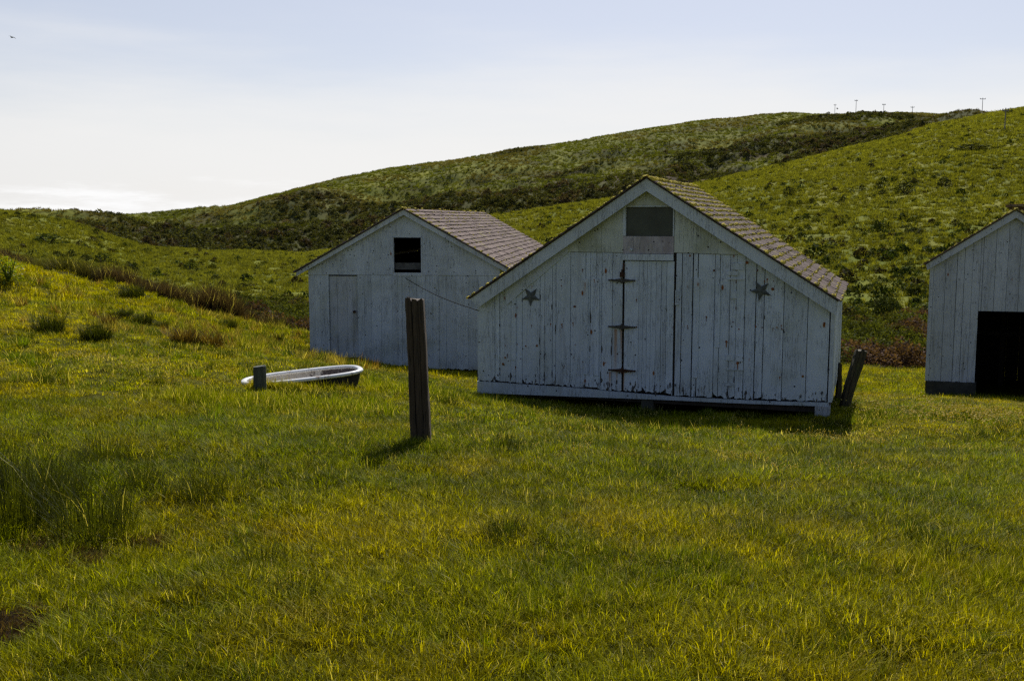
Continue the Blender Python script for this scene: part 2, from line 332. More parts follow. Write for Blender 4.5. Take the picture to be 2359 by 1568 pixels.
M['scrub'] = leafy('scrub_leaves', True, .25, .85, .05, None, .6)

# ground material
def ground_mat():
    m, t, b = mat('ground_soil_and_turf'); co = objco(t)
    zc = attr(t, 'zcol').outputs['Color']
    n1 = noise(t, co, .9, 8, .7); n2 = noise(t, co, .12, 6, .6); n3 = noise(t, co, 9, 4, .7)
    c = mixc(t, 1.0, zc, mixc(t, rng_(t, n1, .3, .7), (.82, .83, .84), (1.14, 1.13, 1.1)), 'MULTIPLY')
    c = mixc(t, 1.0, c, mixc(t, rng_(t, n2, .35, .65), (.8, .85, .8), (1.2, 1.12, 1.05)), 'MULTIPLY')
    c = mixc(t, 1.0, c, mixc(t, rng_(t, n3, .3, .7), (.75, .75, .75), (1.25, 1.25, 1.25)), 'MULTIPLY')
    t.links.new(c, b.inputs['Base Color']); b.inputs['Roughness'].default_value = .95; b.inputs['Specular IOR Level'].default_value = .05
    bump(t, b, mth(t, 'ADD', n1, mth(t, 'MULTIPLY', n3, .12)), .25, .6); return m
M['ground'] = ground_mat()

# zone fields (shared by ground colour and plant scattering)
soil_spots = [(2, 1452, .17), (85, 1268, .13), (190, 1288, .10), (340, 1258, .09)]
soil_w = None
def zones(x, y):
    r = np.hypot(x, y); th = np.clip(np.arctan2(x, y), -.66, .66); Z = r*np.cos(th); u = np.tan(th)
    nk = cZ.shape[1]; Zk = [np.interp(u, cu, cZ[:,k]) for k in range(nk)]
    field = 1-sstep(.97, 1.03, Z/Zk[0])
    ditch = sstep(.97, 1.03, Z/Zk[0])*(1-sstep(.85, 1.05, Z/Zk[2]))
    back = sstep(.97, 1.03, Z/Zk[5])
    meadow = np.clip(1-field-ditch-back, 0, 1)
    return Z, u, field, ditch, meadow, back, Zk
def ground_colour(x, y):
    Z, u, field, ditch, meadow, back, Zk = zones(x, y)
    c = np.zeros(x.shape+(3,))
    n = fbm(x/9, y/9, 41, 4)[..., None]; n2 = fbm(x/45, y/30, 43, 4)[..., None]; n3 = fbm(x/2.5, y/2.5, 47, 3)[..., None]
    cf = np.array([.070, .070, .005])*(.7+.6*n3)
    cd = np.array([.055, .045, .020])*(.6+.8*n3)
    g_a = np.array([.128, .150, .014]); g_b = np.array([.175, .178, .034])
    k = sstep(.35, .65, n)*.6 + .4*sstep(90, 240, Z)[..., None]
    cm = g_a*(1-k) + g_b*k
    # back slope: olive grass high, dark scrub low, brown bracken hollows
    zr = ((Z-Zk[5])/(Zk[8]-Zk[5]))[..., None]
    hi = sstep(.45, .85, zr + (n2-.5)*1.3)
    cb = np.array([.070, .074, .026])*(1-hi) + np.array([.140, .150, .026])*(.5+1.1*n)*hi*(1-.55*sstep(.50, .62, fbm(x/13, y/10, 111, 4))[..., None])
    br = sstep(.56, .66, fbm(x/50, y/34, 53, 3))[..., None]*(1-hi)
    cb = cb*(1-br) + np.array([.060, .045, .026])*br
    c = cf*field[..., None] + cd*ditch[..., None] + cm*meadow[..., None] + cb*back[..., None]
    for (sx, sy, sr) in soil_w:
        q = (1-sstep(.6, 1.2, np.hypot(x-sx, (y-sy)*.8)/sr + (n3[..., 0]-.5)*.5))[..., None]; c = c*(1-q) + np.array([.022, .015, .010])*q
    return c
soil_w = [(lambda p: (p.x, p.y, s[2]))(on_ground(s[0], s[1])) for s in soil_spots]

def make_ground():
    fine = np.arange(-.60, .6001, .0022); ths = np.concatenate([np.linspace(-math.pi, -.62, 90), fine, np.linspace(.62, math.pi, 90)[:-1]])
    rs = np.concatenate([np.array([.3]), np.exp(np.linspace(math.log(.8), math.log(700), 860)), np.exp(np.linspace(math.log(712), math.log(1150), 26))])
    T, RR = np.meshgrid(ths, rs); X = RR*np.sin(T); Y = RR*np.cos(T); Zh = ground(X, Y); Cc = ground_colour(X, Y)
    nr, ntn = X.shape; v = np.stack([X, Y, Zh], -1).reshape(-1, 3)
    i = np.arange(nr-1)[:, None]; j = np.arange(ntn)[None]; j2 = (j+1) % ntn
    f = np.stack([i*ntn+j+0*i, i*ntn+j2, (i+1)*ntn+j2, (i+1)*ntn+j], -1).reshape(-1, 4)
    f = f[:, ::-1]
    me = bpy.data.meshes.new('ground'); me.vertices.add(len(v)); me.vertices.foreach_set('co', v.ravel().astype(np.float32))
    me.loops.add(f.size); me.loops.foreach_set('vertex_index', f.ravel().astype(np.int32)); me.polygons.add(len(f))
    me.polygons.foreach_set('loop_start', (np.arange(len(f))*4).astype(np.int32)); me.polygons.foreach_set('use_smooth', np.ones(len(f), bool))
    me.update(calc_edges=True); me.validate()
    a = me.attributes.new('zcol', 'FLOAT_COLOR', 'POINT'); a.data.foreach_set('color', np.concatenate([Cc.reshape(-1, 3), np.ones((len(v), 1))], 1).ravel().astype(np.float32))
    me.materials.append(M['ground']); o = bpy.data.objects.new('ground', me); COL.objects.link(o); tag(o, kind='structure')
    return o
make_ground()

# ------------------------------------------------------------------ sheds
class Frame:
    """a building's own axes: x along the front, y into the building, z up"""
    def __init__(s, P0, ang):
        s.P0 = P0; s.a = -R(ang); s.U = Vector((math.cos(s.a), math.sin(s.a), 0)); s.V = Vector((-math.sin(s.a), math.cos(s.a), 0))
    def L(s, px, py, y=0.0):                  # picture point -> (x, z) on the plane at depth y
        d = Vector(ray(px, py)); o = Vector((0, 0, EYE)); p0 = s.P0 + s.V*y
        k = (p0-o).dot(s.V)/d.dot(s.V); q = o + d*k - s.P0
        return (q.dot(s.U), q.z)
    def W(s, x, y, z): return s.P0 + s.U*x + s.V*y + Vector((0, 0, z))
def lerp_fn(pts):
    xs = [p[0] for p in pts]; zs = [p[1] for p in pts]
    def f(x):
        if x <= xs[0]: i = 0
        elif x >= xs[-1]: i = len(xs)-2
        else: i = max(k for k in range(len(xs)-1) if xs[k] <= x)
        t = (x-xs[i])/(xs[i+1]-xs[i]); return zs[i] + (zs[i+1]-zs[i])*t
    return f
def boards(mb, seams, zb, zt, y=0.0, th=.022, gap=.004, rag=0.0, jitter=.003, apex=None):
    """vertical planks between consecutive seams; zb, zt functions of x; ragged rotten lower ends"""
    for a, b in zip(seams[:-1], seams[1:]):
        segs = [(a, b)] if not (apex and a < apex < b) else [(a, apex), (apex, b)]
        yy = y + random.uniform(-jitter, jitter); c = random.random()
        g = gap*random.choice((.5, .7, 1, 1, 1.6))
        for k, (p, q) in enumerate(segs):
            x0 = p + (g/2 if k == 0 else 0); x1 = q - (g/2 if k == len(segs)-1 else 0)
            if zt(x0) - zb(x0) < .02 and zt(x1) - zb(x1) < .02: continue
            n = max(1, int((x1-x0)/.035)) if rag else 1
            low = [(x0 + (x1-x0)*i/n, zb(x0 + (x1-x0)*i/n) + (random.uniform(-.35, 1)*rag if rag else 0)) for i in range(n+1)]
            if rag and random.random() < .5:
                i = random.randrange(len(low)); low[i] = (low[i][0], low[i][1] + rag*random.uniform(.6, 2.4))
            mb.prism(low + [(x1, max(zt(x1), low[-1][1]+.005)), (x0, max(zt(x0), low[0][1]+.005))], yy, yy+th, c)
def roof(root, xr, zr, xl, zl, xR, zR, y0, y1, smat, moss_amt, expo=.14, wmin=.07, wmax=.2, t0=.012, seed=1):
    rr = random.Random(seed); bt = .014 if expo > .14 else .007
    deck = MB(); sh = MB(); mo = MB()
    for (xe, ze) in ((xl, zl), (xR, zR)):
        d = Vector((xe-xr, 0, ze-zr)); Ls = d.length; d.normalize(); n = Vector((-d.z, 0, d.x)); 
        if n.z < 0: n = -n
        def pt(s, y, h): return Vector((xr, y, zr)) + d*s + n*h
        deck.hexa([pt(0, y0, -.0), pt(Ls, y0, 0), pt(Ls, y1, 0), pt(0, y1, 0), pt(0, y0, t0), pt(Ls, y0, t0), pt(Ls, y1, t0), pt(0, y1, t0)])
        nc = int(Ls/expo)+1
        for c in range(nc):
            s1 = Ls + .03 - c*expo; s0 = s1 - expo*1.6
            s0 = max(s0, 0); y = y0 - rr.uniform(.01, .035)
            while y < y1+.02:
                wd = rr.uniform(wmin, wmax); j = rr.uniform(-.012, .012); hh = rr.uniform(0, .006) + (rr.uniform(.004, .012) if rr.random() < .08 else 0); j -= (rr.uniform(.01, .03) if rr.random() < .07 else 0); e = y+wd-.006
                if e > y1+.03: e = y1+.03
                if e - y > .02:
                    sh.hexa([pt(s0, y, t0+.001), pt(s1+j, y, t0+.003), pt(s1+j, e, t0+.003), pt(s0, e, t0+.001), pt(s0, y, t0+.006), pt(s1+j, y, t0+.017+hh+bt), pt(s1+j, e, t0+.017+hh+bt), pt(s0, e, t0+.006)], rr.random())
                    sh.add([pt(s1+j+.0012, y+.001, t0+.001), pt(s1+j+.0012, e-.001, t0+.001), pt(s1+j+.0012, e-.001, t0+.0165+hh+bt), pt(s1+j+.0012, y+.001, t0+.0165+hh+bt)], [(0, 1, 2, 3)], -1.0)  # dark quad over each butt end, stands in for the course shadow
                y += wd
        # moss cushions: along the ridge, the rake and in the butt joints
        for k in range(int(moss_amt*Ls*(y1-y0))):
            if rr.random() < .6: s = abs(rr.gauss(0, .30))*Ls; s = s if s < Ls else Ls*rr.random()
            else: s = rr.random()*Ls
            if rr.random() < .4: y = y0 + abs(rr.gauss(0, .10)) - .02
            elif rr.random() < .25: y = y1 - abs(rr.gauss(0, .06))
            else: y = rr.uniform(y0, y1)
            pn = .5 + .5*math.sin(s*5+y*3)*math.cos(y*4-s*2)
            if rr.random() > .35 + .65*pn: continue
            # snap to the butt of a course
            kc = round((Ls+.03-s)/expo); s = min(Ls+.02, max(0, Ls+.03-kc*expo + rr.uniform(-.01, .03)))
            rad = rr.uniform(.010, .034)*(1.3 if s < .15 else 1); cen = pt(s, y, t0+.016)
            vs = []; 
            for (a, b, h) in ((1,0,.0),(.3,.95,.1),(-.8,.6,0),(-.8,-.6,.05),(.3,-.95,0),(.4,.1,.75),(-.3,.3,.8),(-.1,-.4,.7)):
                vs.append(cen + d*(a*rad*rr.uniform(.7, 1.3)) + Vector((0, 1, 0))*(b*rad*rr.uniform(.8, 1.5)) + n*(h*rad*rr.uniform(.7, 1.2)))
            mo.add(vs, [(0,1,5),(1,6,5),(1,2,6),(2,3,6),(3,7,6),(3,4,7),(4,5,7),(4,0,5),(5,6,7)], rr.random())
    rf = deck.build('roof', M['dark_wood'], root)
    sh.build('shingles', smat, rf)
    o = mo.build('moss', M['moss'], rf); o['kind'] = 'stuff'
    return rf

# ---------- main shed
A = Frame(at(1490, 905, 15.0), 19.0); L = A.L
gz = g1(A.P0.x, A.P0.y) - A.P0.z
rootA = empty('shed', (A.P0.x, A.P0.y, A.P0.z), A.a)
tag(rootA, 'weathered white plank shed with two tin stars and a hinged plank door, raised on blocks', 'shed')
def shx(px, py=750, fr=A): return fr.L(px, py)[0]
hx = L(1434, 652)[0]
strk = [(L(1418, 790)[0], .035, L(1418, 758)[1], L(1418, 880)[1]-.1, .75), (L(1431, 790)[0], .025, L(1431, 758)[1], L(1431, 850)[1], .6),
        (L(1405, 870)[0], .025, L(1405, 856)[1], L(1405, 905)[1], .8), (L(1421, 870)[0], .02, L(1421, 856)[1], L(1421, 895)[1], .6), (L(1436, 870)[0], .02, L(1436, 905)[1]+.35, L(1436, 905)[1]-.3, .9),
        (L(1348, 680)[0], .02, L(1348, 650)[1], L(1348, 690)[1], .5)]
pA = paint('peeling_white_paint', peel=.535, grime=.55, dots=.42, peel_z=(-.05, .35), streaks=strk)
pAs = paint('peeling_white_paint_of_side', peel=.52, grime=.5, dots=.9, peel_z=(.0, .6))
pAt = paint('white_trim_paint', base=(.49, .54, .58), peel=.62, grime=.5, dots=.97, green=.15)
pAg = paint('yellowish_gable_paint', base=(.47, .50, .44), peel=.60, grime=.4, dots=.9, green=.8)  # gable boards: yellower base and more green blotches than the wall
pAp = paint('stained_pinkish_paint', base=(.42, .39, .40), peel=.57, grime=.7, dots=.9, tint=(.33, .28, .29))
barge_y = -.14
apex_t = L(1489, 411, barge_y); apex_b = L(1489, 440, barge_y)
lt = L(1083, 688, barge_y); lb = L(1102, 708, barge_y); rt = L(1931, 694.5, barge_y); rb = L(1927, 727.5, barge_y)
zapex = L(1489, 416)[1]; xap = L(1489, 430)[0]
xL = L(1100, 760)[0]; xRr = L(1920, 800)[0]
# roof underside line used as top of the walls
rl = lambda x: (apex_t[1]-.02) + (lt[1]-apex_t[1])*(apex_t[0]-x)/(apex_t[0]-lt[0]) if x < apex_t[0] else (apex_t[1]-.02) + (rt[1]-apex_t[1])*(x-apex_t[0])/(rt[0]-apex_t[0])
bl_ = lerp_fn([L(1105, 876), L(1317, 890), L(1434, 901), L(1551, 911), L(1755, 921), L(1917, 925)])
zline = lerp_fn([L(1313, 580.5), L(1434, 582.5), L(1553, 582.5), L(1714, 588)])
diag_l = lerp_fn([L(1165, 692), L(1300, 577)]); 
def top_lower(x):
    xl_, xr_ = L(1313, 581)[0], L(1714, 588)[0]
    if x < xl_: return rl(x)
    if x <= xr_: return zline(x)
    return rl(x)
seamsL = [1100, 1140, 1151.6, 1177, 1188.3, 1203.2, 1244.3, 1255.2, 1272.5, 1280.7, 1314, 1348.7, 1359.7, 1373.4, 1385.9, 1410, 1433.5]
seamsR = [1555.5, 1569, 1594.5, 1606, 1644.8, 1656.2, 1680, 1695, 1714.4, 1739.7, 1759.4, 1804.4, 1860.4, 1911]
sxL = [shx(x) for x in seamsL]; sxR = [shx(x) for x in seamsR]
wl = MB(); boards(wl, [xL]+sxL[1:], bl_, top_lower, 0, .022, .008, .022, .004)
boards(wl, sxR, bl_, top_lower, 0, .022, .010, .022, .004)
# small cover strips and patches nailed over the planks
for (x0, y0_, x1, y1_) in ((1180, 606, 1189, 829), (1346, 642, 1354, 862), (1371, 642, 1379, 866), (1600, 640, 1607, 870), (1650, 655, 1657, 800)):
    a = L(x0, y0_); b = L(x1, y1_); wl.box(min(a[0], b[0]), max(a[0], b[0]), -.016, -.004, b[1], min(a[1], top_lower(a[0])-.01), random.random())
for (x0, y0_, x1, y1_) in ((1358, 866, 1379, 892), (1683, 670, 1697, 687), (1672, 816, 1690, 830), (1695, 818, 1711, 832), (1673, 849, 1712, 853), (1672, 880, 1692, 889), (1677, 640, 1716, 645), (1684, 606, 1714, 622), (1675, 624, 1700, 634)):
    a = L(x0, y0_); b = L(x1, y1_); wl.box(a[0], b[0], -.013, -.003, b[1], a[1], random.random())
rus = wl; chip = wl
def blot(mb, x, z, a, b, y=-.0075, n=9, code=3.0):
    ph = random.uniform(0, 6); mb.prism([(x+a*math.cos(k*6.283/n)*random.uniform(.65, 1.2), z+b*math.sin(k*6.283/n)*random.uniform(.65, 1.2)) for k in range(n)], y, y+.004, code)
q1 = [(704,622),(775,682),(320,845),(404,950),(320,1062),(370,1073),(435,1070),(237,1177),(596,1190),(1023,798),(407,720),(658,840),(648,937),(583,945),(716,708),(580,718),(517,942),(885,748),(1022,960),(838,1170),(661,1064),(711,1165),(250,1068),(262,1122),(248,1140),(268,1160),(310,1195)]
q2 = [(330,600),(236,712),(236,796),(452,808),(180,910),(183,922),(565,915),(602,920),(663,925),(683,920),(710,910),(712,930),(660,705),(665,660),(630,650),(614,662),(575,600),(515,555),(455,590),(455,650),(490,1090),(463,1122),(830,1195),(700,1200),(287,862),(400,1000),(952,897),(605,580),(470,930),(437,890),(195,518)]
for (x, y) in q1 + [((x/2.306+470)*2.412, y/2.306*2.412) for (x, y) in q2]:
    p = L((1130+x/2.412)*.9436, (400+y/2.412)*.9436, -.007); r_ = random.uniform(.007, .014)*(1.7 if random.random() < .2 else 1); blot(rus, p[0], p[1], r_, r_*1.1)
    if random.random() < .4: blot(rus, p[0]+random.uniform(-.003, .003), p[1]-r_*2.4, r_*.35, r_*2.6, -.006)
for k in range(60):
    sx_ = random.choice(sxL+sxR); z_b = bl_(sx_); h_ = random.random()**2.2*1.3; chw = random.uniform(.003, .010); zc_ = z_b+.05+h_
    if zc_ < top_lower(sx_)-.1: blot(chip, sx_+random.uniform(-.008, .008), zc_, chw, random.uniform(.02, .09), -.0065, 9, 4.0)
for k in range(40):
    sx_ = random.uniform(xL+.05, xRr-.05); blot(chip, sx_, bl_(sx_)+random.uniform(.01, .16), random.uniform(.004, .016), random.uniform(.008, .045), -.0063, 9, 4.0)
wall = wl.build('wall', pA, rootA)
# corner board, diagonal trim, gable boards
tr_ = MB()
a = L(1168, 702); b = L(1308, 583); c = (b[0], min(rl(b[0])-.01, b[1]+.14)); d = (a[0]-.04, rl(a[0]-.04)-.012)
tr_.prism([a, b, c, d], -.022, -.003, .4)
cb0 = L(1911.5, 800)[0]; cb1 = xRr
tr_.build('trim_board', pAt, rootA); tr_ = MB()
tr_.prism([(cb0, bl_(cb0)-.01), (cb1, bl_(cb1)-.01), (cb1, rl(cb1)-.02), (cb0, rl(cb0)-.02)], -.010, .03, .5)
tr_.build('corner_board', pAt, rootA)
gb = MB()
gx = [L(1296, 570)[0], L(1334, 560)[0], L(1386, 560)[0], L(1436, 560)[0]]
boards(gb, gx, lambda x: zline(x)+.006, rl, -.014, .03, .003)
gx = [L(1553.5, 560)[0], L(1604, 560)[0], L(1655, 560)[0], L(1716, 580)[0]]
boards(gb, gx, lambda x: zline(x)+.006, rl, -.014, .03, .003)
wt, wb_ = L(1441, 475), L(1552, 544)
boards(gb, [L(1436, 470)[0], xap, L(1553.5, 470)[0]], lambda x: wt[1]+.012, rl, -.012, .03, .003)
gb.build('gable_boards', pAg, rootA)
# window with dusty screen and slim frame
wf = MB(); wx0, wx1 = L(1436, 500)[0], L(1553.5, 500)[0]; sx0, sx1 = L(1442.5, 500)[0], L(1551, 500)[0]
wf.box(wx0, sx0, -.016, .02, wb_[1], wt[1]+.01, .6); wf.box(sx1, wx1, -.016, .02, wb_[1], wt[1]+.01, .5)
wf.box(wx0, wx1, -.012, .02, wt[1]-.012, wt[1]+.01, .5)
wfo = wf.build('window', pAt, rootA)
pn = MB(); pn.box(sx0-.005, sx1+.005, .028, .034, wb_[1]-.01, wt[1], .5); pn.build('screen', M['screen'], wfo)
pp_ = MB(); z1 = L(1495, 585)[1]; pp_.box(wx0, wx1, -.010, .02, z1+.005, wb_[1]-.004, .5)
pnl = pp_.build('panel', pAp, rootA)
kb = MB(); k0 = L(1455, 575); kb.tube([(k0[0], -.011, k0[1]), (k0[0], -.022, k0[1])], [.026, .02], 14); kb.tube([(k0[0], -.02, k0[1]), (k0[0], -.035, k0[1])], .012, 10); kb.build('knob', pAt, pnl)
ln = MB(); z0 = L(1495, 599.5)[1]; ln.box(wx0+.005, wx1, -.03, .02, z0, z1, .7); ln.build('lintel', pAt, rootA)
# door
dm = MB(); dse = [1437.5, 1471, 1480, 1489.6, 1498, 1510.3, 1522, 1534.3, 1551]
boards(dm, [shx(x) for x in dse], lambda x: bl_(x)+.015, lambda x: z0-.012, .004, .022, .005, .028, .004)
door = dm.build('door', pA, rootA)
for (hy, m_, up) in ((645.5, 'iron', 0), (752.5, 'iron', 0), (852.5, 'rust', 1)):
    h = MB(); c0 = L(1433.5, hy); wdt = L(1464, hy)[0]-c0[0]; hh = .029
    for sgn in (-1, 1):
        pts = [(0, hh), (sgn*wdt*.30, hh*.72), (sgn*wdt*.62, hh*.42), (sgn*wdt*.9, hh*.36), (sgn*wdt, hh*.52), (sgn*wdt*1.04, 0), (sgn*wdt, -hh*.52), (sgn*wdt*.9, -hh*.36), (sgn*wdt*.62, -hh*.5), (sgn*wdt*.3, -hh*.8), (0, -hh)]
        h.prism([(c0[0]+p[0], c0[1]+p[1]) for p in pts], -.034, -.024, .5)
    h.tube([(c0[0], -.036, c0[1]-.045), (c0[0], -.036, c0[1]+.045)], .011, 8)
    for sgn in (-.85, -.45, .45, .85): h.tube([(c0[0]+wdt*sgn, -.04, c0[1]), (c0[0]+wdt*sgn, -.034, c0[1])], .008, 6)
    for sgn in (-1, 1): h.box(c0[0]+(sgn*wdt*.5)-.06, c0[0]+(sgn*wdt*.5)+.06, -.025, -.004, c0[1]-.012, c0[1]+.012)
    h.build('hinge', M[m_], door)
hl = MB(); c0 = L(1433.5, 630); hl.box(c0[0]-.03, c0[0]+.04, -.028, -.004, c0[1]-.05, c0[1]+.02); hl.tube([(c0[0]+.005, -.034, c0[1]-.03), (c0[0]+.005, -.034, c0[1]+.06)], .012, 8)
hl.box(c0[0]+.01, c0[0]+.035, -.02, -.003, c0[1]+.05, c0[1]+.15); hl.build('latch', M['rust'], door)
hd = MB(); c0 = L(1559, 700); c1 = L(1559, 668); hd.tube([(c0[0]-.012, -.02, c0[1]), (c0[0]-.012, -.03, c1[1])], .007, 6); hd.tube([(c0[0]+.02, -.02, c0[1]), (c0[0]+.02, -.03, c1[1])], .007, 6); hd.box(c0[0]-.02, c0[0]+.03, -.03, -.005, c0[1]-.01, c0[1]+.01); hd.build('handle', pAt, door)
# stars
for tips in ([(1210.7, 664.6), (1236.9, 664.6), (1243.6, 690.6), (1222.4, 705), (1202.9, 689.4)], [(1740.9, 647.5), (1770.3, 652.4), (1775.6, 680.2), (1748.2, 693.3), (1728.6, 670.8)]):
    q = [L(*p) for p in tips]; cx_ = sum(p[0] for p in q)/5; cz_ = sum(p[1] for p in q)/5; poly = []
    for i in range(5):
        p, p2 = q[i], q[(i+1) % 5]; poly.append(p); mx, mz = (p[0]+p2[0])/2-cx_, (p[1]+p2[1])/2-cz_; poly.append((cx_+mx*.50, cz_+mz*.50))
    s_ = MB(); s_.prism(poly, -.02, -.006, .5)
    apx = (cx_, -.034, cz_); s_.add([(p[0], -.0201, p[1]) for p in poly]+[apx], [(i, (i+1) % 10, 10) for i in range(10)], .5)
    s_.build('star', M['stargrey'], rootA)
# skirt board along the sill
sk = MB(); xs0 = xL - .005; prof_b = lerp_fn([L(1105, 905), L(1320, 913), L(1536, 921), L(1694, 928.5), L(1909, 936)])
nseg = 14
for i in range(nseg):
    x0 = xs0 + (L(1909, 930)[0]-xs0)*i/nseg; x1 = xs0 + (L(1909, 930)[0]-xs0)*(i+1)/nseg
    sk.prism([(x0, prof_b(x0)), (x1, prof_b(x1)), (x1, bl_(x1)-.014), (x0, bl_(x0)-.014)], -.005, .05, .35)
sk.build('sill_board', paint('skirt_paint', base=(.43, .485, .53), peel=.60, grime=.6, dots=.97, green=.35), rootA)
# side, back and inner walls, floor
DEP = 3.75
xl2, xr2 = xL+.03, xRr-.0
sdm = MB(); sdl = MB()
def zt_s(x): return rl(xr2)-.03
ys = [0.03]; 
while ys[-1] < DEP: ys.append(min(DEP, ys[-1]+random.uniform(.14, .3)))
fz = L(1700, 915)[1]
for ya, yb in zip(ys[:-1], ys[1:]):
    zz = fz - .02 + random.uniform(-.03, .02)
    xo = random.uniform(-.003, .003)
    sdm.box(xr2-.02+xo, xr2+xo+.003, ya+.002, yb-.002, zz, rl(xr2)-.01, random.random()); sdl.box(xL+.002-xo, xL+.022-xo, ya+.002, yb-.002, zz, rl(xL)-.01, random.random())
sdm.build('side_wall', pAs, rootA); sdl.build('side_wall', pAs, rootA)
bk = MB(); bseams = list(np.arange(xL, xRr, .2)) + [xRr]; boards(bk, bseams, lambda x: fz, rl, DEP, .022, .004, 0, .002, xap)
bk.build('back_wall', M['dark_wood'], rootA); bk = MB()
boards(bk, [xL+.03, xap, xRr-.03], lambda x: fz-.0, lambda x: rl(x)-.03, .036, .01, 0, 0, 0)
bk.build('inner_lining', M['dark_wood'], rootA)
fl = MB(); fl.box(xL+.03, xRr-.03, .055, DEP, fz-.16, fz-.03); fl.build('floor', M['dark_wood'], rootA)
gr0 = A.W(0, 0, 0)
for (px, yy, wdh) in ((1490, .03, .09), (1895, -.02, .10), (1140, .12, .12)):
    x = L(px, 930)[0]; wv = A.W(x, yy, 0); zg = g1(wv.x, wv.y) - A.P0.z
    b_ = MB(); b_.box(x-wdh, x+wdh, yy, yy+.2, zg-.15, prof_b(x)+.004, .5); b_.build('pier', M['concrete'] if px != 1895 else paint('whitewashed_block', base=(.34, .36, .38), peel=.6, grime=.7), rootA)
for (x, yy) in ((xL+.25, DEP-.3), (xap, DEP-.3), (xRr-.2, DEP-.3), (xL+.6, DEP/2), (xap+.3, DEP/2)):
    wv = A.W(x, yy, 0); zg = g1(wv.x, wv.y) - A.P0.z; b_ = MB(); b_.box(x-.1, x+.1, yy, yy+.2, zg-.15, fz-.15, .5); b_.build('pier', M['concrete'], rootA)
# roof and barge boards
def roofline(fr, root, pt_apex, pl, pr_, thick_b, by, y1, smat, pm, moss_amt, expo, seed, wmin, wmax):
    # barge boards
    for (e, lowp) in ((pl, thick_b[1]), (pr_, thick_b[2])):
        b_ = MB(); b_.prism([pt_apex, thick_b[0], lowp, e] if e[0] < pt_apex[0] else [pt_apex, e, lowp, thick_b[0]], by, by+.025, random.uniform(.3, .7))
        b_.build('barge_board', pm, root)
    return roof(root, pt_apex[0], pt_apex[1]+.0, pl[0], pl[1], pr_[0], pr_[1], by-.02, y1, smat, moss_amt, expo, wmin, wmax, seed=seed)
shA = shingle_mat('mossy_wood_shingles', .15)
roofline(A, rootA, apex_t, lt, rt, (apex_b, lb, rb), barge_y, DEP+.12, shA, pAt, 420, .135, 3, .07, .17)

# ---------- left shed
B = Frame(at(790, 825, 22.0), 6.2); LB = B.L
rootB = empty('shed', tuple(B.P0), B.a)
tag(rootB, 'white plank shed with an open square loft hatch, standing behind the bathtub', 'shed')
pB = paint('faded_white_paint', base=(.50, .555, .58), peel=.60, grime=.4, dots=.93, peel_z=(-.3, .25), green=.35)
pBt = paint('faded_trim_paint', base=(.50, .55, .58), peel=.66, grime=.35, dots=.97, green=.3)
pBd = paint('mottled_door_paint', base=(.44, .47, .48), peel=.56, grime=.9, dots=.95, green=.5)
byB = -.12
at_, ab_ = LB(929, 482.5, byB), LB(929, 495, byB)
ltB, lbB = LB(681.7, 627, byB), LB(683.5, 635.5, byB)
sl = (ltB[1]-at_[1])/(at_[0]-ltB[0]); 
xe = LB(1190, 640, byB)[0]; rtB = (xe, at_[1] + sl*(xe-at_[0])*.985); rbB = (xe, rtB[1]-(ltB[1]-lbB[1])-.02)
rlB = lambda x: at_[1]-.02 + sl*abs(x-at_[0])*(1 if x < at_[0] else .985)
xLB = LB(712, 700)[0]; xRB = LB(1152, 700)[0]; xaB = at_[0]
zbB = lerp_fn([LB(714, 830), LB(983, 848), LB(1101, 854), LB(1152, 857)])
zmB = lerp_fn([LB(714, 632.3), LB(1155, 634.9)])
wB = MB(); sB = [x*.9436/3.337+700*.9436 for x in (233, 275, 330)]
boards(wB, [xLB]+[LB(x, 700)[0] for x in sB], zbB, lambda x: zmB(x)-.004, 0, .022, .004, .02)
dl, dr = LB(758, 700)[0], LB(824, 700)[0]
wB.box(LB(sB[-1], 700)[0], dl, -.006, .03, zbB(dl), zmB(dl)-.004, .6)
sB2 = [x*.9436/3.337+700*.9436 for x in (578, 632, 690, 770, 860, 905, 940, 1000, 1060, 1130, 1190, 1240, 1300, 1380, 1478, 1560, 1640)]
boards(wB, [LB(x, 700)[0] for x in sB2[0:]]+[xRB], zbB, lambda x: zmB(x)-.004, 0, .022, .005, .03)
wB.box(dl, dr, -.004, .02, zbB((dl+dr)/2), LB(790, 826)[1], .4)
wB.build('wall', pB, rootB)
dB = MB(); boards(dB, [dl+.005, dl+(dr-dl)*.28, dl+(dr-dl)*.63, dr-.005], lambda x: LB(790, 823)[1], lambda x: zmB(x)-.03, .03, .02, .004)
dBo = dB.build('door', pBd, rootB)
kn = MB(); c0 = LB(816, 718); kn.tube([(c0[0], .03, c0[1]), (c0[0], -.02, c0[1])], .03, 10); kn.build('knob', M['rust'], dBo)
# gable with the hatch opening
hw0, hw1 = LB(905, 590)[0], LB(972.3, 590)[0]; hz0, hz1 = LB(938, 628)[1], LB(938, 545)[1]
gB = MB(); 
boards(gB, [xLB, LB(740, 600)[0], LB(790, 600)[0], LB(863, 600)[0], hw0], zmB, rlB, -.012, .03, .0015)
boards(gB, [hw1, LB(1035, 600)[0], LB(1095, 600)[0], xRB], zmB, rlB, -.012, .03, .0015)
boards(gB, [hw0, xaB, hw1], lambda x: hz1, rlB, -.012, .03, .001)
gB.box(hw0, hw1, -.010, .02, zmB(hw0)-.02, hz0, .5)
gB.build('gable_boards', pB, rootB)
hf = MB()
hf.box(hw0, hw0+.02, -.02, .05, hz0, hz1, .4); hf.box(hw1-.02, hw1, -.02, .05, hz0, hz1, .4); hf.box(hw0, hw1, -.02, .05, hz1-.02, hz1+.003, .4)
hfo = hf.build('hatch_frame', pBt, rootB)
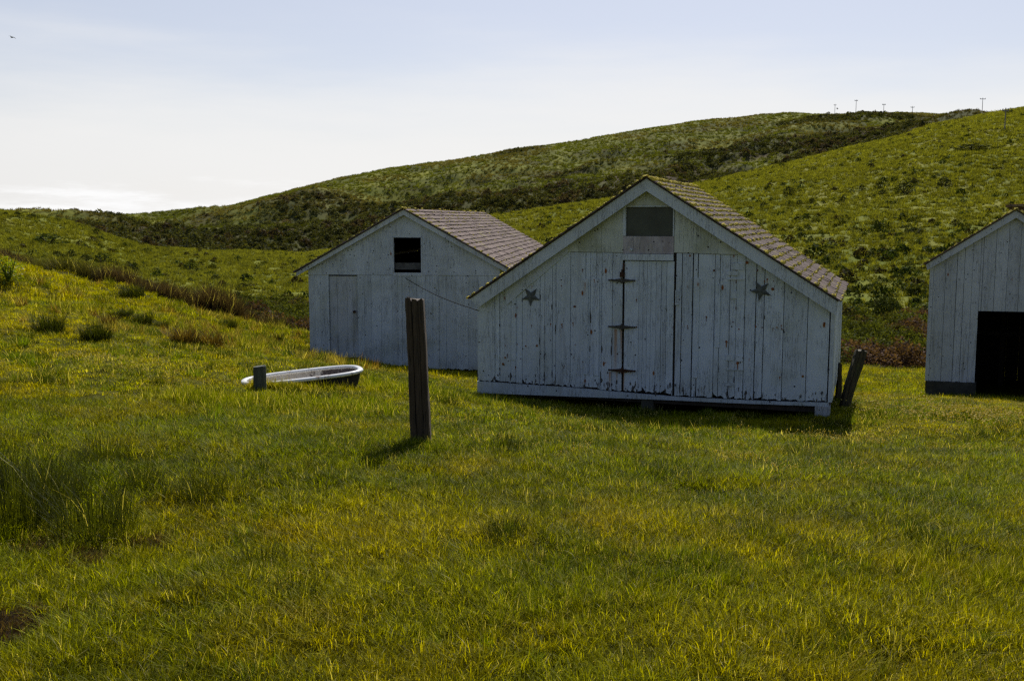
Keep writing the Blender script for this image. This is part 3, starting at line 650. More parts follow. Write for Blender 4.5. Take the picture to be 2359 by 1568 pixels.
sl_ = MB(); sl_.box(hw0+.02, hw1-.02, .10, .16, hz0+.06, hz0+.20, .5); sl_.build('hatch_rail', plain('old_grey_plank', (.12, .12, .11), .9), hfo)
DB = 11.8
sw = MB(); fzB = zbB(xLB)-.3
sw.box(xLB+.002, xLB+.03, .03, DB, fzB, rlB(xLB)-.03, .5); sw.build('side_wall', pB, rootB); sw = MB(); sw.box(xRB-.03, xRB, .03, DB, fzB, rlB(xRB)-.03, .5); sw.build('side_wall', pB, rootB)
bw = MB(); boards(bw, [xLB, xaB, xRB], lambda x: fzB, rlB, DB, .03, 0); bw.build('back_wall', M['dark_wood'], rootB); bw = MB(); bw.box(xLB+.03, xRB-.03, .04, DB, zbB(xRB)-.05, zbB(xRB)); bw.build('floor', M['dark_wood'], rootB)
shB = shingle_mat('greyed_wood_shingles', .25, (.095, .068, .060), (.23, .178, .160))
# find the roof length from where the ridge ends in the picture
best = min(np.arange(5, 20, .1), key=lambda y: abs((lambda q: CX + F*q.x/(q.y*cP-(q.z-EYE)*sP))(B.W(xaB, y, at_[1])) - 1114))
DB2 = float(best); 
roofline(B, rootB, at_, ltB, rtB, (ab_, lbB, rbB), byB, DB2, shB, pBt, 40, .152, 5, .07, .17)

# ---------- right shed (only its left half is in the picture)
C = Frame(at(2190, 880, 22.0), 26.0); LC = C.L
rootC = empty('shed', tuple(C.P0), C.a)
tag(rootC, 'white plank shed with a wide dark doorway and concrete footing, at the right edge', 'shed')
pC = paint('grey_white_paint', base=(.44, .475, .51), peel=.64, grime=.75, dots=.985, green=.12)
byC = -.12
atC, abC = LC(2341, 484.5, byC), LC(2341, 502, byC); ltC, lbC = LC(2133, 609, byC), LC(2136.5, 622, byC)
slC = (ltC[1]-atC[1])/(atC[0]-ltC[0]); xeC = 2*atC[0]-ltC[0]; rtC = (xeC, ltC[1]-.02); rbC = (xeC, lbC[1]-.02)
rlC = lambda x: atC[1]-.02 + slC*abs(x-atC[0])
xLC = LC(2138.5, 700)[0]; xRC = 2*atC[0]-xLC-.02; xaC = atC[0]
zbC = lerp_fn([LC(2137, 877), LC(2247, 881)]); d0 = LC(2249, 800)[0]; ztd = lerp_fn([LC(2249, 716), LC(2359, 718)]); d1 = 2*xaC - d0 + .35
wC = MB(); sC = [LC(x*.9436/2.614+2000*.9436, 700)[0] for x in (722, 797, 870, 917, 968)]
boards(wC, [xLC]+sC+[d0], zbC, rlC, 0, .022, .006, .008)
sc_ = [d0] + [LC(x*.9436/2.614+2000*.9436, 600)[0] for x in (1048, 1127, 1205, 1283)]
while sc_[-1] < d1-.3: sc_.append(sc_[-1]+.27)
sc_.append(d1)
boards(wC, sc_, ztd, rlC, 0, .022, .006, 0, .003, xaC)
sd_ = [d1]
while sd_[-1] < xRC-.3: sd_.append(sd_[-1]+.25)
boards(wC, sd_+[xRC], zbC, rlC, 0, .022, .006, .008)
wC.build('wall', pC, rootC)
fC = MB(); f0 = LC(2133.7, 900, -.05)[0]; f1 = LC(2247.5, 900, -.05)[0]; zf = LC(2180, 912)[1]-.45
fC.prism([(f0, zf), (f1, zf), (f1, zbC(f1)-.004), (f0, zbC(f0)-.004)], -.05, .2); fC.build('footing', M['concrete'], rootC); fC = MB(); fC.box(d1, xRC, -.05, .2, zf-.3, zbC(f1)-.004); fC.build('footing', M['concrete'], rootC)
DC = 6.0
sw = MB(); sw.box(xLC+.002, xLC+.03, .03, DC, zbC(xLC)-.0, rlC(xLC)-.03); sw.build('side_wall', pC, rootC); sw = MB(); sw.box(xRC-.03, xRC, .03, DC, zf, rlC(xRC)-.03); sw.build('side_wall', pC, rootC)
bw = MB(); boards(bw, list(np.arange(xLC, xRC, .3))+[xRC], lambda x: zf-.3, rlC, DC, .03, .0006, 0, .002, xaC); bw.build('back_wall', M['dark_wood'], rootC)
fw = MB(); fw.box(xLC, xLC+.12, .2, DC, zf-.3, zbC(xLC)-.004); fw.build('footing', M['concrete'], rootC)
inn = MB()
for k in range(3): inn.box(d0+.4+k*1.0, d0+.5+k*1.0, 4.0, 4.1, zf, rlC(xaC)-1.2)
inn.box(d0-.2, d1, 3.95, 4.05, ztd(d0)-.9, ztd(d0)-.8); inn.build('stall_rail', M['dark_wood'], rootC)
shC = shingle_mat('mossy_brown_shingles', 1.0, (.12, .075, .05), (.30, .22, .15))
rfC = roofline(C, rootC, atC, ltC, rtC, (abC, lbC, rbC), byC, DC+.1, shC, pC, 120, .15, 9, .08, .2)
# mossy ridge ventilator behind the gable peak
cu_ = MB(); v0 = C.L(2326, 475, .5); v1 = C.L(2317, 470, .45); ztop = C.L(2341, 469, .5)[1]; hwid = xaC - v0[0]
cu_.box(xaC-hwid, xaC+hwid+.25, .35, 1.3, rlC(xaC)-.25, ztop-.07, .3)
for k in range(9):
    xx = xaC - (xaC-v1[0]) + k*.11; cu_.box(xx, xx+.105, .25, 1.4, ztop-.07+random.uniform(-.008, .008), ztop-.03+random.uniform(-.01, .02), random.random())
cv = cu_.build('ridge_vent', shC, rootC)
mo = MB()
for k in range(160):
    cx_, cy_, cz_ = random.uniform(v1[0], xaC+.5), random.uniform(.22, .6), ztop-.03+random.uniform(-.0, .01); r_ = random.uniform(.012, .035)
    if random.random() < .3: cz_ -= random.uniform(0, .2); cy_ = .34; cx_ = random.uniform(v0[0], xaC+.5)
    vs = [(cx_+a*r_*random.uniform(.7, 1.3), cy_+b*r_, cz_+h*r_) for (a, b, h) in ((1,0,-.2),(0,1,-.2),(-1,0,-.2),(0,-1,-.2),(.3,.2,.6),(-.3,-.2,.7))]
    mo.add(vs, [(0,1,4),(1,2,4),(2,5,4),(2,3,5),(3,0,5),(0,4,5)], random.random())
o = mo.build('moss', M['moss'], cv); o['kind'] = 'stuff'

# ------------------------------------------------------------------ posts, bathtub, wire
def post_mesh(left, right, Y, depth, mtl, name, label, group=None, sink=.15, lean_y=0):
    """squared old post: left / right silhouettes as picture points from base to top"""
    n = len(left); base = at((left[0][0]+right[0][0])/2, (left[0][1]+right[0][1])/2, Y)
    gzz = g1(base.x, base.y+depth/2); base.z = gzz
    root = empty(name, tuple(base)); tag(root, label, 'post', group)
    mb = MB(); vs = []; K = 12
    rows = [(at(l[0], l[1], Y+lean_y*i/(n-1)), at(r[0], r[1], Y+lean_y*i/(n-1))) for i, (l, r) in enumerate(zip(left, right))]
    a0, b0 = rows[0]; rows = [(a0+(a0-rows[1][0]).normalized()*sink, b0+(b0-rows[1][1]).normalized()*sink)] + rows
    rows2 = []
    for i in range(len(rows)-1):
        for k in range(4): rows2.append((rows[i][0].lerp(rows[i+1][0], k/4), rows[i][1].lerp(rows[i+1][1], k/4)))
    rows2.append(rows[-1])
    for i, (a, b) in enumerate(rows2):
        for (s, t) in ((0,.12),(.06,0),(.30,-.01),(.34,.06),(.38,-.01),(.65,0),(.69,.04),(.73,0),(.94,0),(1,.1),(1,.9),(.94,1),(.5,1),(.06,1),(0,.9)):
            j = (random.random()-.5)*.006; top = (random.uniform(-.03, .012) if i == len(rows2)-1 else 0)
            p = a.lerp(b, s) + Vector((j, t*depth + j, top)); vs.append(p-base)
    m = 15; fs = [(i*m+k, i*m+(k+1) % m, (i+1)*m+(k+1) % m, (i+1)*m+k) for i in range(len(rows2)-1) for k in range(m)] + [tuple(range((len(rows2)-1)*m, len(rows2)*m)), tuple(range(m-1, -1, -1))]
    mb.add(vs, fs, .5); mb.build('shaft', mtl, root); return root
post_mesh([(944.4, 1022), (944, 1000), (940, 877), (936.3, 776), (932, 688)], [(991.5, 1024), (990.5, 1000), (984.5, 891.8), (980.4, 790.6), (973.8, 687)], 8.5, .16, M['post_wood'], 'wooden_post', 'tall dark cracked square post standing alone in front of the sheds')
post_mesh([(1938.3, 938), (1950, 890), (1964, 845), (1975.9, 804.1)], [(1958.5, 940), (1973, 890), (1987, 850), (1999.7, 808.4)], 15.4, .13, M['mossy_post'], 'wooden_post', 'mossy post leaning to the right beside the star shed', sink=.2)
post_mesh([(1924, 938), (1929, 900), (1932, 860), (1934, 838)], [(1938, 938), (1940, 900), (1940, 860), (1940.5, 838)], 16.6, .1, M['mossy_post'], 'wooden_post', 'dark upright post close against the right wall of the star shed', sink=.2)
# stump: round sawn fence post before the tub
p0 = at(598.5, 892, 11.55); gg = g1(p0.x, p0.y); rt_ = empty('short_post', (p0.x, p0.y, gg)); tag(rt_, 'short grey sawn round post in front of the left end of the bathtub', 'post')
mb = MB(); topz = at(598.5, 843, 11.55).z - gg; vs = []; n = 20
for i, zz in enumerate((-.15, 0, .08, .16, topz-.012, topz)):
    for k in range(n):
        rr_ = .071*(1+.04*math.sin(3*k*2*math.pi/n+1)+.02*math.sin(7*k*2*math.pi/n))*(1 if i < 5 else .93); vs.append((rr_*math.cos(2*math.pi*k/n), rr_*math.sin(2*math.pi*k/n), zz + (.008*math.cos(2*math.pi*k/n) if i > 3 else 0)))
mb.add(vs, [(i*n+k, i*n+(k+1) % n, (i+1)*n+(k+1) % n, (i+1)*n+k) for i in range(5) for k in range(n)]+[tuple(range(5*n, 6*n))], .5)
mb.build('shaft', M['grey_post'], rt_, smooth=False)
# bathtub
def tub():
    pl, pr = at(557, 881, 12.0), at(833, 848.5, 12.5); c = (pl+pr)/2; ax = pr-pl; LEN = ax.length; yaw = math.atan2(ax.y, ax.x); pit = math.asin(ax.z/LEN); Wd = .60
    root = empty('bathtub', tuple(c)); root.rotation_euler = (R(2.0), -pit, yaw); tag(root, 'old white enamel bathtub with rolled rim lying in the grass', 'bathtub')
    def loop(L_, W_, z, n=56, drop=0):
        pts = []
        for k in range(n):
            a = 2*math.pi*k/n; ca, sa = math.cos(a), math.sin(a); e = 2/3.4
            x = L_/2*math.copysign(abs(ca)**(e if ca > 0 else .8), ca); y = W_/2*math.copysign(abs(sa)**.72, sa); pts.append(Vector((x, y, z)))
        return pts
    n = 56
    def shell(secs, mtl, name, flip=False):
        mb = MB(); vs = [p for s_ in secs for p in loop(*s_[:3], n)]; off = [s_[3] for s_ in secs]
        vs = [v + Vector((off[i//n], 0, 0)) for i, v in enumerate(vs)]
        mb.add(vs, [(i*n+k, i*n+(k+1) % n, (i+1)*n+(k+1) % n, (i+1)*n+k) for i in range(len(secs)-1) for k in range(n)]+[tuple(range((len(secs)-1)*n, len(secs)*n))], .5)
        return mb.build(name, mtl, root, smooth=True)
    # rolled rim
    rim = MB(); cen = loop(LEN-.05, Wd-.05, 0, n); vs = []; q = 10
    for k in range(n):
        d = (cen[(k+1) % n]-cen[k-1]).normalized(); o = Vector((d.y, -d.x, 0))
        for j in range(q):
            a = 2*math.pi*j/q; vs.append(cen[k] + o*(.036*math.cos(a)) + Vector((0, 0, .024*math.sin(a))))
    rim.add(vs, [(k*q+j, k*q+(j+1) % q, ((k+1) % n)*q+(j+1) % q, ((k+1) % n)*q+j) for k in range(n) for j in range(q)], .5)
    en, t, b = mat('white_enamel'); b.inputs['Base Color'].default_value = (.80, .81, .80, 1); b.inputs['Roughness'].default_value = .22
    co = objco(t); cc = mixc(t, rng_(t, noise(t, co, 9, 6, .75), .52, .66), (.80, .81, .80), (.30, .22, .15)); t.links.new(cc, b.inputs['Base Color'])
    rim.build('rim', en, root, smooth=True)
    st, t, b = mat('stained_enamel'); co = objco(t); sx = N(t, 'ShaderNodeSeparateXYZ'); t.links.new(co, sx.inputs[0])
    nn = noise(t, co, 5, 6, .7, .3, (1, 1, .5)); cc = mixc(t, rng_(t, nn, .35, .65), (.62, .60, .54), (.32, .27, .22))
    k2 = mth(t, 'ADD', noise(t, co, 9, 6, .75, .2, (1, 1, .6)), rng_(t, sx.outputs[0], -.3, .7, -.12, .16)); cc = mixc(t, rng_(t, k2, .53, .60), cc, (.07, .05, .05))
    t.links.new(cc, b.inputs['Base Color']); b.inputs['Roughness'].default_value = .4
    shell([(LEN-.08, Wd-.08, -.0, 0), (LEN-.12, Wd-.11, -.10, 0), (LEN-.22, Wd-.15, -.24, -.01), (LEN-.34, Wd-.22, -.34, -.02), (LEN-.5, Wd-.34, -.375, -.02)], st, 'basin')
    ex = plain('shaded_shell', (.02, .018, .016), .8, 0, 12, .5)  # near-black colour carries the shade on the tub's outer side
    shell([(LEN-.045, Wd-.045, -.012, 0), (LEN-.09, Wd-.08, -.10, 0), (LEN-.18, Wd-.12, -.25, -.01), (LEN-.34, Wd-.20, -.35, -.02), (LEN-.50, Wd-.32, -.39, -.02)], ex, 'outer_shell')
    return root
tub()
# wire from the left shed to the corner of the star shed
a = B.W(*((lambda q: (q[0], -.03, q[1]))(LB(934, 640)))); b = A.W(*((lambda q: (q[0], -.02, q[1]))(L(1103, 715))))
mb = MB(); a_ = Vector(a); b_ = Vector(b); pts = [a_.lerp(b_, k/24) + Vector((0, 0, -.06*math.sin(math.pi*k/24))) for k in range(25)]
o_ = mb; base = pts[0].copy(); mb.tube([p-base for p in pts], .007, 6); ow = mb.build('wire', plain('black_wire', (.012, .012, .012), .9, spec=.05), None, smooth=True); ow.location = base
tag(ow, 'thin dark wire strung slanting between the two middle sheds', 'wire')

# ------------------------------------------------------------------ utility poles and birds
def z6(x, y): return ((1900+x/3.932)*.9436, (200+y/3.932)*.9436)
poles = [(543, 213, 292, 22, 485, 'utility pole on the ridge, leftmost and shortest of the first four'), (745, 170, 296, 30, 480, 'tall utility pole, second from the left on the skyline'),
 (1011, 208, 310, 32, 470, 'utility pole with one crossarm, third from the left on the skyline'), (1286, 233, 323, 34, 460, 'utility pole, fourth from the left, above the dark brown slope'),
 (1687, 318, 405, 10, 400, 'thin bare pole low on the right slope, before the skyline dips'), (1774, 288, 372, 44, 400, 'low wide-armed utility pole partly below the skyline'),
 (1955, 152, 334, 52, 400, 'tallest utility pole, standing in the dip of the ridge'), (2173, 250, 475, 58, 300, 'rightmost utility pole, with its foot on the green slope')]
pw = plain('pole_wood', (.20, .19, .20), .9)
for (x, yt, yb, aw, Yg, lab) in poles:
    px, pt_ = z6(x, yt); _, pb = z6(x, yb)
    bse = on_ground(px, pb, None, 60, 700)
    if bse.y > 520 or abs(bse.y-Yg) > 150:
        q = at(px, pb, Yg); bse = Vector((q.x, Yg, g1(q.x, Yg)))
    topz = at(px, pt_, bse.y).z; H = topz - bse.z; sc = bse.y/F
    rp = empty('utility_pole', (bse.x, bse.y, bse.z)); tag(rp, lab, 'utility pole', 'utility poles along the ridge')
    mb = MB(); rad = max(.10, sc*.42); mb.tube([(0, 0, -.6), (0, 0, H*.5), (0, 0, H)], [rad*1.1, rad, rad*.8], 8); mb.build('pole', pw, rp)
    if aw > 15:
        wd = aw/3.932*.9436*sc/2; mb = MB(); mb.box(-wd, wd, -.08, .08, H-.62, H-.42); mb.build('crossarm', pw, rp)
        for k in (-.92, 0, .92):
            mi = MB(); mi.tube([(wd*k, 0, H-.42), (wd*k, 0, H-.15)], .08, 6); mi.build('insulator', pw, rp)
def bird(px, py, Y, span, lab, bank):
    c = at(px, py, Y); mb = MB()
    mb.tube([(0, -.28, 0), (0, -.12, .03), (0, .1, .02), (0, .3, 0)], [.02, .07, .06, .015], 8)
    root = mb.build('bird', plain('dark_feathers_'+str(int(px)), (.06, .06, .07), .8), None, True); root.location = c; root.rotation_euler = (0, bank, R(60)); tag(root, lab, 'bird')
    wg = MB()
    for s in (-1, 1):
        pts = [(0, .1), (s*span*.25, .13), (s*span*.5, .0), (s*span*.46, -.06), (s*span*.22, -.03), (0, -.08)]; zz = [0, .12, .02, .02, .12, 0]
        vs = [(p[0], p[1], z_) for p, z_ in zip(pts, zz)] + [(p[0], p[1], z_+.012) for p, z_ in zip(pts, zz)]
        wg.add(vs, [(0,1,4,5), (1,2,3,4), (6,11,10,7), (7,10,9,8)] + [(i, (i+1) % 6, (i+1) % 6+6, i+6) for i in range(6)], .5)
    wg.build('wings', root.data.materials[0], root)
bird(28, 87, 130, 1.0, 'tiny bird gliding high at the upper left of the sky', .2)
q = z6(567, 258); bird(q[0], q[1], 260, .8, 'tiny bird flying low over the ridge between two utility poles', .6)

# ------------------------------------------------------------------ plant prototypes
PROTO = bpy.data.collections.new('plant_prototypes')
def proto(mb, name, m, smooth=True):
    o = mb.build(name, m, None, smooth, link=False); return o
def blade(mb, x, y, h, wd, ang, bend, c, seg=3):
    ca, sa = math.cos(ang), math.sin(ang); vs = []; px, pz = 0, 0
    for i in range(seg+1):
        t = i/seg; off = bend*t*t*h; zz = h*t*(1-.25*abs(bend)*t); ww = wd*(1-t**1.6)*.5 + .0003
        cx_, cy_ = x+ca*off, y+sa*off; vs += [(cx_-sa*ww, cy_+ca*ww, zz), (cx_+sa*ww, cy_-ca*ww, zz)]
    mb.add(vs, [(2*i, 2*i+1, 2*i+3, 2*i+2) for i in range(seg)], c)
def clump(nb, rad, h0, h1, wd, bend=.6, straw=.06, seg=3, up=0, seeds=0):
    mb = MB()
    for k in range(nb):
        a = random.uniform(0, 2*math.pi); r_ = rad*math.sqrt(random.random()); an = a if random.random() < .6 else random.uniform(0, 6.28)
        c = random.random(); 
        if random.random() < straw: c = 2.0
        blade(mb, r_*math.cos(a), r_*math.sin(a), random.uniform(h0, h1), wd*random.uniform(.6, 1.3), an, random.uniform(.1, bend), c, seg)
    for k in range(seeds):
        a = random.uniform(0, 6.28); r_ = rad*random.random(); h = h1*random.uniform(.8, 1.2); x, y = r_*math.cos(a), r_*math.sin(a); lx, ly = random.uniform(-.5, .5)*h, random.uniform(-.5, .5)*h
        mb.tube([(x, y, 0), (x+lx*.4, y+ly*.4, h*.6), (x+lx, y+ly, h)], wd*.22, 3, 2.0, False)
        mb.tube([(x+lx, y+ly, h), (x+lx*1.05, y+ly*1.05, h+wd*2), (x+lx*1.1, y+ly*1.1, h+wd*4)], [wd*.3, wd*.8, wd*.15], 5, 2.0)
    return mb
protos = []
def P_(mb, name, m): protos.append(proto(mb, name, m)); return len(protos)-1
fine_ = [P_(clump(46, .10, .05, .13, .0042, .9, .05), 'grass_tuft', M['grass']) for k in range(4)]
tall_ = [P_(clump(60, .08, .10, .24, .0045, .8, .08), 'grass_tuft', M['grass']) for k in range(3)]
seed_ = [P_(clump(10, .12, .06, .14, .004, .9, .5, 3, 0, 5), 'grass_tuft', M['grass']) for k in range(3)]
mid_ = [P_(clump(46, .16, .06, .15, .009, .8, .05, 2), 'grass_tuft', M['grass']) for k in range(4)]
midt_ = [P_(clump(54, .14, .12, .30, .010, .7, .08, 2), 'grass_tuft', M['grass']) for k in range(3)]
seedm = [P_(clump(6, .2, .06, .16, .010, .8, .6, 2, 0, 5), 'grass_tuft', M['grass']) for k in range(2)]
rush_ = [P_(clump(90, .24, .25, .85, .013, .7, .015, 2), 'rush_tuft', M['grass']) for k in range(3)]
def scrub(n, rad, h, leaf, flat=.75):
    mb = MB()
    for k in range(n):
        a = random.uniform(0, 6.28); e = math.asin(random.uniform(0, 1)); rr_ = rad*random.uniform(.55, 1.05)*(1+.25*math.sin(3*a+n)); 
        c = Vector((rr_*math.cos(a)*math.cos(e), rr_*math.sin(a)*math.cos(e), h*math.sin(e)*random.uniform(.75, 1.1)))
        u_ = Vector((random.gauss(0, 1), random.gauss(0, 1), random.gauss(0, .6))).normalized(); v_ = u_.cross(Vector((random.gauss(0, 1), random.gauss(0, 1), random.gauss(0, 1)))).normalized(); s_ = leaf*random.uniform(.6, 1.4)
        mb.add([c-u_*s_, c-v_*s_*.6, c+u_*s_, c+v_*s_*.6], [(0, 1, 2, 3)], random.random())
    return mb
scr_ = [P_(scrub(150, .5, random.uniform(.45, .7), .09), 'scrub_bush', M['scrub']) for k in range(5)]
brm_ = [P_(scrub(320, .5, .55, .045), 'bramble_tuft', M['scrub']) for k in range(3)]
tus_ = [P_(clump(40, .3, .12, .36, .05, .9, .0, 2), 'tussock', M['scrub']) for k in range(3)]
specks = MB()  # cluster of tiny pale dots set at grass-tip height
for k in range(7):
    x, y, h = random.uniform(-.15, .15), random.uniform(-.15, .15), random.uniform(.08, .15); specks.tube([(x, y, h), (x+.003, y, h+.008)], [.012, .009], 6, 2.0)
spk_ = [P_(specks, 'dot_tuft', M['grass'])]
for o in protos: PROTO.objects.link(o)
order = sorted(range(len(protos)), key=lambda i: protos[i].name)
rank = {i: r for r, i in enumerate(order)}

def scatter(name, pts, idx, rot, scl, tint, label, m=None):
    """one object; its points carry the plants as geometry-node instances (rotation, scale, kind and colour per point)"""
    n = len(pts); me = bpy.data.meshes.new(name); me.vertices.add(n); me.vertices.foreach_set('co', np.asarray(pts, np.float32).ravel())
    for nm, typ, fld, arr in (('idx', 'INT', 'value', np.array([rank[i] for i in idx], np.int32)), ('rot', 'FLOAT_VECTOR', 'vector', np.asarray(rot, np.float32).ravel()),
                              ('scl', 'FLOAT_VECTOR', 'vector', np.asarray(scl, np.float32).ravel()), ('tint', 'FLOAT_COLOR', 'color', np.concatenate([tint, np.ones((n, 1))], 1).astype(np.float32).ravel())):
        a = me.attributes.new(nm, typ, 'POINT'); a.data.foreach_set(fld, arr)
    o = bpy.data.objects.new(name, me); COL.objects.link(o); me.materials.append(m or M['grass'])
    g = bpy.data.node_groups.new(name+'_nodes', 'GeometryNodeTree')
    g.interface.new_socket('Geometry', in_out='INPUT', socket_type='NodeSocketGeometry'); g.interface.new_socket('Geometry', in_out='OUTPUT', socket_type='NodeSocketGeometry')
    gi = g.nodes.new('NodeGroupInput'); go = g.nodes.new('NodeGroupOutput'); ip = g.nodes.new('GeometryNodeInstanceOnPoints'); ci = g.nodes.new('GeometryNodeCollectionInfo')
    ci.inputs['Collection'].default_value = PROTO; ci.inputs['Separate Children'].default_value = True; ci.inputs['Reset Children'].default_value = True
    def na(nm, typ):
        q = g.nodes.new('GeometryNodeInputNamedAttribute'); q.data_type = typ; q.inputs['Name'].default_value = nm; return q.outputs[0]
    ip.inputs['Pick Instance'].default_value = True
    g.links.new(gi.outputs[0], ip.inputs['Points']); g.links.new(ci.outputs[0], ip.inputs['Instance']); g.links.new(na('idx', 'INT'), ip.inputs['Instance Index'])
    er = g.nodes.new('FunctionNodeEulerToRotation'); g.links.new(na('rot', 'FLOAT_VECTOR'), er.inputs[0]); g.links.new(er.outputs[0], ip.inputs['Rotation'])
    g.links.new(na('scl', 'FLOAT_VECTOR'), ip.inputs['Scale']); g.links.new(ip.outputs[0], go.inputs[0])
    md = o.modifiers.new('plants', 'NODES'); md.node_group = g
    tag(o, label, name.replace('_', ' '), kind='stuff'); return o

def wedge(n, z0, z1, umax=.72, power=1.0):
    """points uniform over the ground in the wide view wedge between two depths"""
    Z = np.sqrt(rng.random(n)*(z1**2-z0**2)+z0**2); u = rng.uniform(-umax, umax, n); return u*Z, Z
def inshed(x, y):
    m = np.zeros(len(x), bool)
    for fr, x0, x1, y0, y1 in ((A, xL+.1, xRr-.1, .35, DEP-.2), (B, xLB, xRB, .02, DB2), (C, xLC, xRC, .1, DC)):
        dx = x-fr.P0.x; dy = y-fr.P0.y; s = dx*fr.U.x+dy*fr.U.y; t_ = dx*fr.V.x+dy*fr.V.y
        m |= (s > x0) & (s < x1) & (t_ > y0) & (t_ < y1)
    tx, ty = x-TUBC[0], y-TUBC[1]; m |= (np.abs(tx*TUBA[0]+ty*TUBA[1]) < .74) & (np.abs(-tx*TUBA[1]+ty*TUBA[0]) < .34)
    return m
def grass_tint(x, y):
    a = fbm(x/1.5, y/1.5, 61, 5)[:, None]; b = fbm(x/.5, y/.5, 67, 4)[:, None]; c = fbm(x/5.5, y/4, 71, 3)[:, None]
    G = np.array([.180, .225, .0010]); Yl = np.array([.310, .300, .001]); Rs = np.array([.28, .205, .003]); Dk = np.array([.075, .115, .001])
    k = sstep(.36, .70, a*.65+c*.35)*.9; t_ = G*(1-k)+Yl*k; k = sstep(.54, .70, b)*.30; t_ = t_*(1-k)+Rs*k
    k = sstep(.55, .66, fbm(x/.7, y/.7, 73, 4))[:, None]*.6; t_ = t_*(1-k)+Dk*k
    k = (rng.random((len(x), 1)) < .06)*1.; t_ = t_*(1-k) + t_*.4*k
    return t_*rng.uniform(.75, 1.3, (len(x), 1))
PX, PI_, PR, PS, PT = [], [], [], [], []
def emit(x, y, idxs, s, tint=None, tilt=.12, dz=-.01, zs=1.0):
    keep = ~inshed(x, y); x, y = x[keep], y[keep]; n = len(x); s = (s if np.isscalar(s) else s[keep])
    PX.append(np.stack([x, y, ground(x, y)+dz], 1)); PI_.append(rng.choice(idxs, n)); PR.append(np.stack([rng.normal(0, tilt, n), rng.normal(0, tilt, n), rng.uniform(0, 6.28, n)], 1))
    q = s*rng.uniform(.65, 1.4, n); PS.append(np.stack([q, q, q*zs*rng.uniform(.8, 1.25, n)], 1)); PT.append(grass_tint(x, y) if tint is None else tint[keep])
def flush(name, label, m=None):
    global PX, PI_, PR, PS, PT
    o = scatter(name, np.concatenate(PX), np.concatenate(PI_), np.concatenate(PR), np.concatenate(PS), np.concatenate(PT), label, m); PX, PI_, PR, PS, PT = [], [], [], [], []; return o
def soilmask(x, y):
    m = np.ones(len(x), bool)
    for (sx, sy, sr) in soil_w: m &= np.hypot(x-sx, (y-sy)*.8) > sr*(.75+.5*fbm(x*3, y*3, 77, 2))
    return m
# the field
def dens(z0, z1, per_m2, umax=.72): return int(per_m2*umax*(z1*z1-z0*z0))
for (z0, z1, d_, ids, s, zz_) in ((2.2, 6, 470, fine_, .80, .60), (6, 10, 330, fine_, .90, .55), (10, 18.5, 170, mid_, .66, .40), (18.5, 34, 75, mid_, .95, .55)):
    x, y = wedge(dens(z0, z1, d_), z0, z1); k = soilmask(x, y); Z, u, field, ditch, *_r = zones(x, y); k &= rng.random(len(x)) < field*.98+.15*ditch; x, y = x[k], y[k]; emit(x, y, ids, s, zs=zz_)
for (z0, z1, d_, ids, thr) in ((2.2, 9, 60, tall_, .58), (9, 11, 10, midt_, .60), (18.5, 30, 14, midt_, .55)):
    x, y = wedge(dens(z0, z1, d_), z0, z1); f = fbm(x/1.6, y/1.6, 83, 3); k = (f > thr) & soilmask(x, y); x, y = x[k], y[k]; Z, u, field, *_r = zones(x, y); k = rng.random(len(x)) < field; emit(x[k], y[k], ids, .42, zs=.8)
for (z0, z1, d_, ids, thr) in ((2.2, 9, 26, seed_, .52), (9, 30, 6, seedm, .52)):
    x, y = wedge(dens(z0, z1, d_), z0, z1); f = fbm(x/1.2, y/1.2, 87, 3); k = (f > thr); x, y = x[k], y[k]; Z, u, field, *_r = zones(x, y); k = rng.random(len(x)) < field; emit(x[k], y[k], ids, .60, zs=.55)
# scattered small dark rosettes and coarse tufts that break the sward
nc_ = 340; cxs, cys = wedge(nc_, 3.0, 15, .6)
for cx_, cy_ in zip(cxs, cys):
    n = int(rng.integers(5, 16)); rr_ = rng.uniform(.06, .22); x = rng.normal(cx_, rr_, n); y = rng.normal(cy_, rr_, n); t_ = np.array([[.055, .080, .006]])*rng.uniform(.4, 1.5, (n, 1)) if rng.random() < .6 else np.array([[.11, .17, .004]])*rng.uniform(.6, 1.3, (n, 1)); emit(x, y, tall_ if cy_ < 9 else midt_, rng.uniform(.22, .45), t_, .25)
for cx_, cy_ in zip(*wedge(26, 3.2, 13, .55)):
    n = 26; rr_ = rng.uniform(.25, .6); x = rng.normal(cx_, rr_, n); y = rng.normal(cy_, rr_*.6, n); emit(x, y, seed_ if cy_ < 8 else seedm, .6, None, .3, zs=.5)
c = on_ground(2180, 965); n = 150; x = rng.normal(c.x, .7, n); y = rng.normal(c.y, 1.0, n); emit(x, y, spk_, .8)
x, y = wedge(9000, 14, 27); u_ = x/y; f = fbm(x/1.5, y/1.5, 121, 3); k = (u_ < -.13) & (f > .47) & (y > 14+9*(u_+.5)); x, y = x[k], y[k]; tn = rng.random((len(x), 1))+(fbm(x/1.1, y/1.1, 123, 3)[:, None]-.5)*1.5; Z, u, field, *_r = zones(x, y); k = field > .5
t_ = np.where(tn < .3, np.array([.24, .21, .05]), np.where(tn < .6, np.array([.06, .095, .010]), np.where(tn < .8, np.array([.16, .10, .03]), np.array([.17, .19, .01]))))
emit(x[k], y[k], midt_, .55+.5*rng.random(int(k.sum()))**2, t_[k], .2) if False else emit(x[k], y[k], midt_, .62, t_[k], .25)
